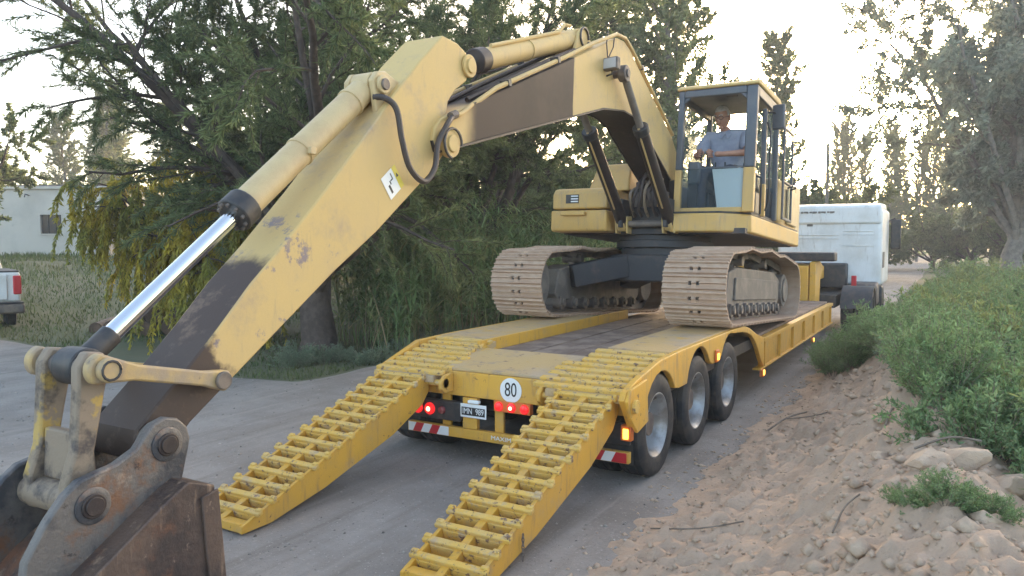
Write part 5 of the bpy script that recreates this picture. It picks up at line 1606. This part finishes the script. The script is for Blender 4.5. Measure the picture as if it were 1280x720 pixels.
# leafy weeds on the bank: five shapes, copied
def bush_mesh(seed, R_, H, ns, nl, LL, WW, lm):
    rs = np.random.RandomState(seed)
    tubes = []; tips = []
    for i in range(ns):
        az = rs.uniform(0, 6.28); q = math.sqrt(rs.uniform(0, 1))
        p = np.array([math.cos(az) * q * R_ * .35, math.sin(az) * q * R_ * .35, -.08])
        d = unit(np.array([math.cos(az) * q * R_ * 1.0, math.sin(az) * q * R_ * 1.0, H * rs.uniform(.75, 1.2)]))
        L = H * rs.uniform(.65, 1.05)
        pts = [p]; dd = d
        for k in range(5):
            dd = unit(dd + rs.normal(size=3) * .13); pts.append(pts[-1] + dd * L / 5)
        tubes.append((pts, [.006, .005, .004, .004, .003, .002], 3))
        T = np.array(pts); tips.append(T[1:])
        for j in range(4):
            k = rs.randint(1, 5); b = T[k]; e = unit(dd + rs.normal(size=3) * .6 + np.array([0, 0, .2])) * L * rs.uniform(.18, .35)
            tips.append(np.array([b, b + e * .5, b + e + rs.normal(size=3) * .02]))
            tubes.append(([b, b + e], [.003, .0015], 3))
    V, F = leaf_on(tips, nl, rs, LL, WW, .75, .55, .15, .012)
    return tube_mesh(tubes).mesh('stems', 'twig', fix=False), np_mesh('foliage', V, F, lm)
BV = [bush_mesh(101, .62, .85, 52, 30, (.035, .075), (.006, .011), 'bush'), bush_mesh(102, .75, .70, 56, 30, (.035, .08), (.006, .012), 'bush'),
      bush_mesh(103, .55, 1.0, 50, 30, (.035, .075), (.006, .011), 'bush'), bush_mesh(104, .7, .8, 54, 30, (.03, .065), (.006, .010), 'bush_grey'),
      bush_mesh(105, .8, .95, 60, 30, (.035, .08), (.006, .012), 'bush'), bush_mesh(106, .6, .95, 34, 22, (.05, .11), (.007, .014), 'bush_yel'), bush_mesh(107, .5, 1.1, 26, 20, (.05, .12), (.008, .016), 'bush')]
def bush(x, y, s, v, label, group, rz=0, zs=1.0, name='shrub'):
    r = empty(name, (x, y, top(x, y) - .02), (0, 0, rz)); r.scale = (s, s, s * zs)
    tag(r, label, 'shrub', group)
    for nm, me in zip(('stems', 'foliage'), BV[v]):
        o = bpy.data.objects.new(nm, me); col.objects.link(o); o.parent = r
    return r
rb_ = random.Random(40)
LBL = 'bushy green weed with slender leaves in the thicket right of the dirt bank'
GRP = 'weeds right of the dirt bank'
placed = []
def edge_x(y): return float(np.interp(y, [5.0, 5.8, 7, 8, 9.5, 10.5, 12, 14], [.25, -.1, -.42, -.6, -.6, -.6, -1.1, -1.3]))
tries = 0
while len(placed) < 125 and tries < 6000:
    tries += 1
    y = 4.9 + 26 * rb_.random() ** 1.5
    ex_ = edge_x(y) if y < 14.3 else -.75
    x = ex_ + .30 + (rb_.random() ** 1.1) * (2.2 + y * .42)
    if math.atan2(x, y) > R(9): continue
    if y < 5.75 and x < .75: continue
    dmin = .46 + .012 * y
    if any((x - a) ** 2 + (y - b) ** 2 < dmin ** 2 for a, b in placed): continue
    placed.append((x, y))
    s = rb_.uniform(.8, 1.15) * (1 + .02 * max(0, y - 9)) * (1 + .10 * max(0, x - 1))
    if x < ex_ + .8: s *= .78
    v = rb_.choice((0, 0, 1, 2, 3, 4, 5, 6))
    lb_, gp_ = {3: ('grey green fine leaved weed in the thicket right of the dirt bank', 'grey green weeds right of the dirt bank'),
                5: ('yellowish loose weed with longer leaves in the thicket right of the dirt bank', 'yellowish weeds right of the dirt bank'),
                6: ('upright sparse green weed with long leaves in the thicket right of the bank', 'upright weeds right of the dirt bank')}.get(v, (LBL, GRP))
    bush(x, y, s, v, lb_, gp_, rb_.uniform(0, 6.28))
for x, y, s in ((-1.55, 12.4, .62), (-1.25, 11.9, .6), (-1.7, 13.6, .68), (-1.3, 13.2, .75), (-1.65, 14.8, .7), (-1.1, 14.4, .8), (-1.0, 12.9, .9), (-.75, 11.6, .75), (-.55, 10.6, .8), (-.35, 9.7, .75)):
    bush(x, y, s, rb_.choice((0, 2, 3)), 'green weed with slender leaves growing against the trailer side and bank top', 'weeds along the trailer', rb_.uniform(0, 6))
for x, y, s in ((-.12, 4.40, .22), (.0, 4.33, .25), (.10, 4.42, .24), (-.22, 4.52, .16), (.2, 4.36, .22)):
    bush(x, y, s, 0, 'small tuft of green weed in front of the dirt clods', 'small weeds before the clods', rb_.uniform(0, 6), .8)
for i in range(16):
    y = rb_.uniform(8.9, 14.0); x = rb_.uniform(-9.9, -8.9) if y > 9.9 else rb_.uniform(-11.5, -9.2)
    if abs(x + 10.8) < .5 and abs(y - 10.9) < .5: continue
    bush(x, y, rb_.uniform(.45, .75), 3, 'low grey green weed on the verge below the reeds and fanning tree', 'verge weeds under the tree', rb_.uniform(0, 6), .8)

# grass on the left verge
rs = np.random.RandomState(55)
n = 42000
gx = -8.8 - 30 * rs.uniform(0, 1, n) ** 1.4; gy = 8.3 + 22 * rs.uniform(0, 1, n) ** 1.4
k = (road_in(gx, gy) < -.05) & (fbm(gx * .35, gy * .35, 3) > -.16)
gx, gy = gx[k], gy[k]; n = len(gx)
sc_ = 1 + np.hypot(gx + 9, gy - 8) * .05
VV, FF = strips(np.stack([gx, gy, gh(gx, gy) - .02], 1), unit(np.stack([rs.normal(0, .4, n), rs.normal(0, .4, n), np.ones(n)], 1)), rs.uniform(.04, .13, n) * sc_, rs.uniform(.004, .009, n) * sc_, rs.uniform(.05, .4, n), rs, 2)
tag(np_obj('grass', VV, FF, 'grass'), 'rough green grass on the verge left of the road', 'grass', kind='stuff')

# ------------------------------------------------------------------ logs, clods, sticks, stones
def log(p0, p1, r, label):
    p0, p1 = Vector(p0), Vector(p1)
    rl = random.Random(hash((round(p0.x * 100), round(p0.z * 100))) & 255)
    pts = [p0.lerp(p1, i / 6) + Vector((rl.uniform(-1, 1), rl.uniform(-1, 1), rl.uniform(-1, 1))) * r * .12 for i in range(7)]
    m = MB().tube(pts, [r * rl.uniform(.92, 1.08) for _ in pts], 14, caps=False)
    root = m.build('log', 'log', None, smooth=60)
    for a, b in ((pts[0], pts[1]), (pts[-1], pts[-2])):
        d = (a - b).normalized()
        MB().cyl(a - d * .01, a + d * .006, r * .96, 14).build('cut_face', 'logend', root)
    tag(root, label, 'log', 'log pile')
LZ = gz(-15.4, 10.7)
u_ = Vector((-.50, .86, 0))     # along the pile, away from the camera
v_ = Vector((.863, .504, 0))
c0 = Vector((-15.3, 10.5, LZ))
LG = [(-.9, -.15, .20, 2.0, .18), (-.3, .0, .21, 2.2, .2), (.3, .05, .2, 1.9, .19), (-.05, .0, .52, 2.0, .19), (.85, .1, .17, 2.0, .16), (.45, .15, .5, 1.8, .17), (-1.5, .3, .15, 1.6, .14)]
LL_ = ['grey log at the far left of the roadside log pile', 'thick cut log low in the pile', 'cut log on the ground in the pile beside the thick one', 'log lying on top of two others in the pile', 'log at the right end of the roadside pile', 'short log on top of the right end of the pile', 'thin log lying apart by the left of the pile']
for (a, b, z, l, r), lb_ in zip(LG, LL_):
    p = c0 + v_ * a + u_ * b + Vector((0, 0, z))
    d = (u_ + v_ * rnd.uniform(-.55, -.15)).normalized()
    log(p, p + d * l + Vector((0, 0, rnd.uniform(-.02, .05))), r, lb_)

def clod_mesh(seed, s):
    rs = np.random.RandomState(seed)
    bm = bmesh.new(); bmesh.ops.create_icosphere(bm, subdivisions=3, radius=1)
    pl = [(unit(rs.normal(size=3)), rs.uniform(.5, .8)) for _ in range(15)]
    for v in bm.verts:
        p = np.array(v.co)
        for nrm, h in pl:
            q = p @ nrm
            if q > h: p = p - nrm * (q - h)
        p = p * (1 + .10 * (fbm(p[0] * 3 + seed, p[1] * 3 + p[2] * 2, 4)))
        v.co = Vector(p * np.array(s))
    me = bpy.data.meshes.new('clod'); bm.to_mesh(me); bm.free(); me.materials.append(M['clod'])
    me.polygons.foreach_set('use_smooth', [True] * len(me.polygons)); me.set_sharp_from_angle(angle=R(14))
    return me
CL = [(.085, 5.34, .17, .14, .12, 1, 'large pale dirt clod at the edge of the green weeds'), (.32, 5.26, .14, .12, .11, 2, 'dirt clod with a dark crack beside the large clod'), (-.10, 5.16, .20, .15, .09, 3, 'broad flat dirt clod in front of the large clod'),
      (-.12, 5.52, .085, .06, .05, 4, 'small dirt clod behind the broad flat clod'), (-.02, 5.47, .05, .05, .045, 5, 'smallest clod between the large and the small clods'), (.50, 5.24, .11, .11, .1, 6, 'dirt clod at the end of the clod row under the weeds'),
      (.30, 5.06, .12, .10, .09, 7, 'low dirt clod in front of the cracked clod'), (-.42, 5.85, .09, .08, .05, 8, 'lone rounded clod on the bare bank')]
for x, y, a, b, c, sd, lb_ in CL:
    o = bpy.data.objects.new('dirt_clod', clod_mesh(sd, (a, b, c))); col.objects.link(o)
    o.location = (x, y, top(x, y) + c * .35); o.rotation_euler = (rnd.uniform(-.2, .2), rnd.uniform(-.2, .2), rnd.uniform(0, 6))
    tag(o, lb_, 'clod', 'dirt clods on the bank')
# crumbs of dirt over the bank, gravel on the road: uncountable
def crumbs(name, n, reg, size, mt, label, seed):
    rs = np.random.RandomState(seed)
    P = []
    while len(P) < n:
        x = rs.uniform(reg[0], reg[1]); y = reg[2] + (reg[3] - reg[2]) * rs.uniform() ** 1.3
        if reg[4] == 'bank' and float(bank_in(x, y)) < .05: continue
        if reg[4] == 'road' and float(road_in(x, y)) < .1: continue
        P.append((x, y, top(x, y)))
    if reg[4] == 'crest':
        P = [p for p in P if float(bank_in(p[0], p[1])) > .05 and abs(p[0] - (-.15 - .085 * min(max(p[1] - 4, -6), 8))) < .55 * rs.uniform(.2, 1.4)]
    P = [p for p in P if reg[4] != 'any' or p[0] > -2.1 + .25 * rs.uniform(-1, 1)]
    n = len(P)
    P = np.array(P)
    base = np.array([(1, 0, 0), (-1, 0, 0), (0, 1, 0), (0, -1, 0), (0, 0, 1), (0, 0, -1)], float)
    f = np.array([(0, 2, 4), (2, 1, 4), (1, 3, 4), (3, 0, 4), (2, 0, 5), (1, 2, 5), (3, 1, 5), (0, 3, 5)])
    V = base[None] * (1 + rs.uniform(-.35, .35, (n, 6, 1))) + rs.uniform(-.25, .25, (n, 6, 3))
    s = size[0] + (size[1] - size[0]) * rs.uniform(0, 1, (n, 1, 1)) ** 3
    V = V * s * np.array([1, 1, .7]) + P[:, None, :]
    F = (np.arange(n) * 6)[:, None, None] + f[None]
    tag(np_obj(name, V.reshape(-1, 3), F.reshape(-1, 3), mt), label, name.replace('_', ' '), kind='stuff')
crumbs('dirt_crumbs', 7000, (-2.3, 1.2, 2.5, 13.5, 'any'), (.005, .036), 'clod', 'loose crumbs of earth scattered over the dirt bank', 61)
crumbs('loose_clods', 1500, (-1.7, .6, 3.0, 12.0, 'crest'), (.02, .075), 'clod', 'crumbly loose clods of earth along the crest of the dirt bank', 63)
crumbs('gravel', 6000, (-14, -1.8, 2.0, 14, 'road'), (.004, .02), 'gravel', 'small loose gravel on the grey road', 62)
def stick(pts, r, label, group='dry sticks on the bank'):
    P = [(x, y, top(x, y) + h) for x, y, h in pts]
    o = MB().tube(cat(P, 4), r, 6).build('dry_stick', 'twig', None, smooth=60)
    tag(o, label, 'stick', group)
stick([(-1.75, 8.6, .02), (-1.6, 8.9, .06), (-1.45, 9.3, .02)], .010, 'forked dry stick near the middle wheel')
stick([(-1.6, 8.9, .05), (-1.35, 8.95, .03), (-1.15, 8.9, .02)], .007, 'thin dry stick crossing the forked stick')
stick([(-.45, 6.7, .02), (-.43, 6.95, .05), (-.42, 7.1, .03)], .010, 'upright grey stick on the bare bank slope')
stick([(-.2, 5.62, .06), (.0, 5.7, .10), (.18, 5.72, .12)], .008, 'pale straw lying against the clods')
stick([(-1.9, 5.3, .01), (-1.5, 5.15, .015), (-1.2, 5.2, .02)], .006, 'thin straw at the road edge by the right ramp')
stick([(-.55, 4.5, .03), (-.52, 4.75, .04), (-.46, 4.95, .03)], .006, 'thin straw on the near bank')
# utility pole
up = MB().tube([(0, 0, -.3), (0, 0, 7.2)], [.11, .08], 12).build('utility_pole', 'wood_pole', None)
up.location = (-5.95, 42.8, 0)
tag(up, 'bare wooden utility pole behind the white truck', 'pole')

# ------------------------------------------------------------------ thin evening haze
hz = bpy.data.materials.new('haze'); hz.use_nodes = True
nt = hz.node_tree
nt.nodes.remove(nt.nodes['Principled BSDF'])
pv = nt.nodes.new('ShaderNodeVolumePrincipled')
pv.inputs['Color'].default_value = (.93, .95, 1.0, 1)
pv.inputs['Density'].default_value = 0.0018
pv.inputs['Anisotropy'].default_value = 0.2
nt.links.new(pv.outputs[0], nt.nodes['Material Output'].inputs['Volume'])
o = MB().bx(-160, 120, -40, 160, -1.2, 22).build('haze', hz, None, smooth=0)
tag(o, 'thin pale evening haze in the air', 'haze', kind='stuff')
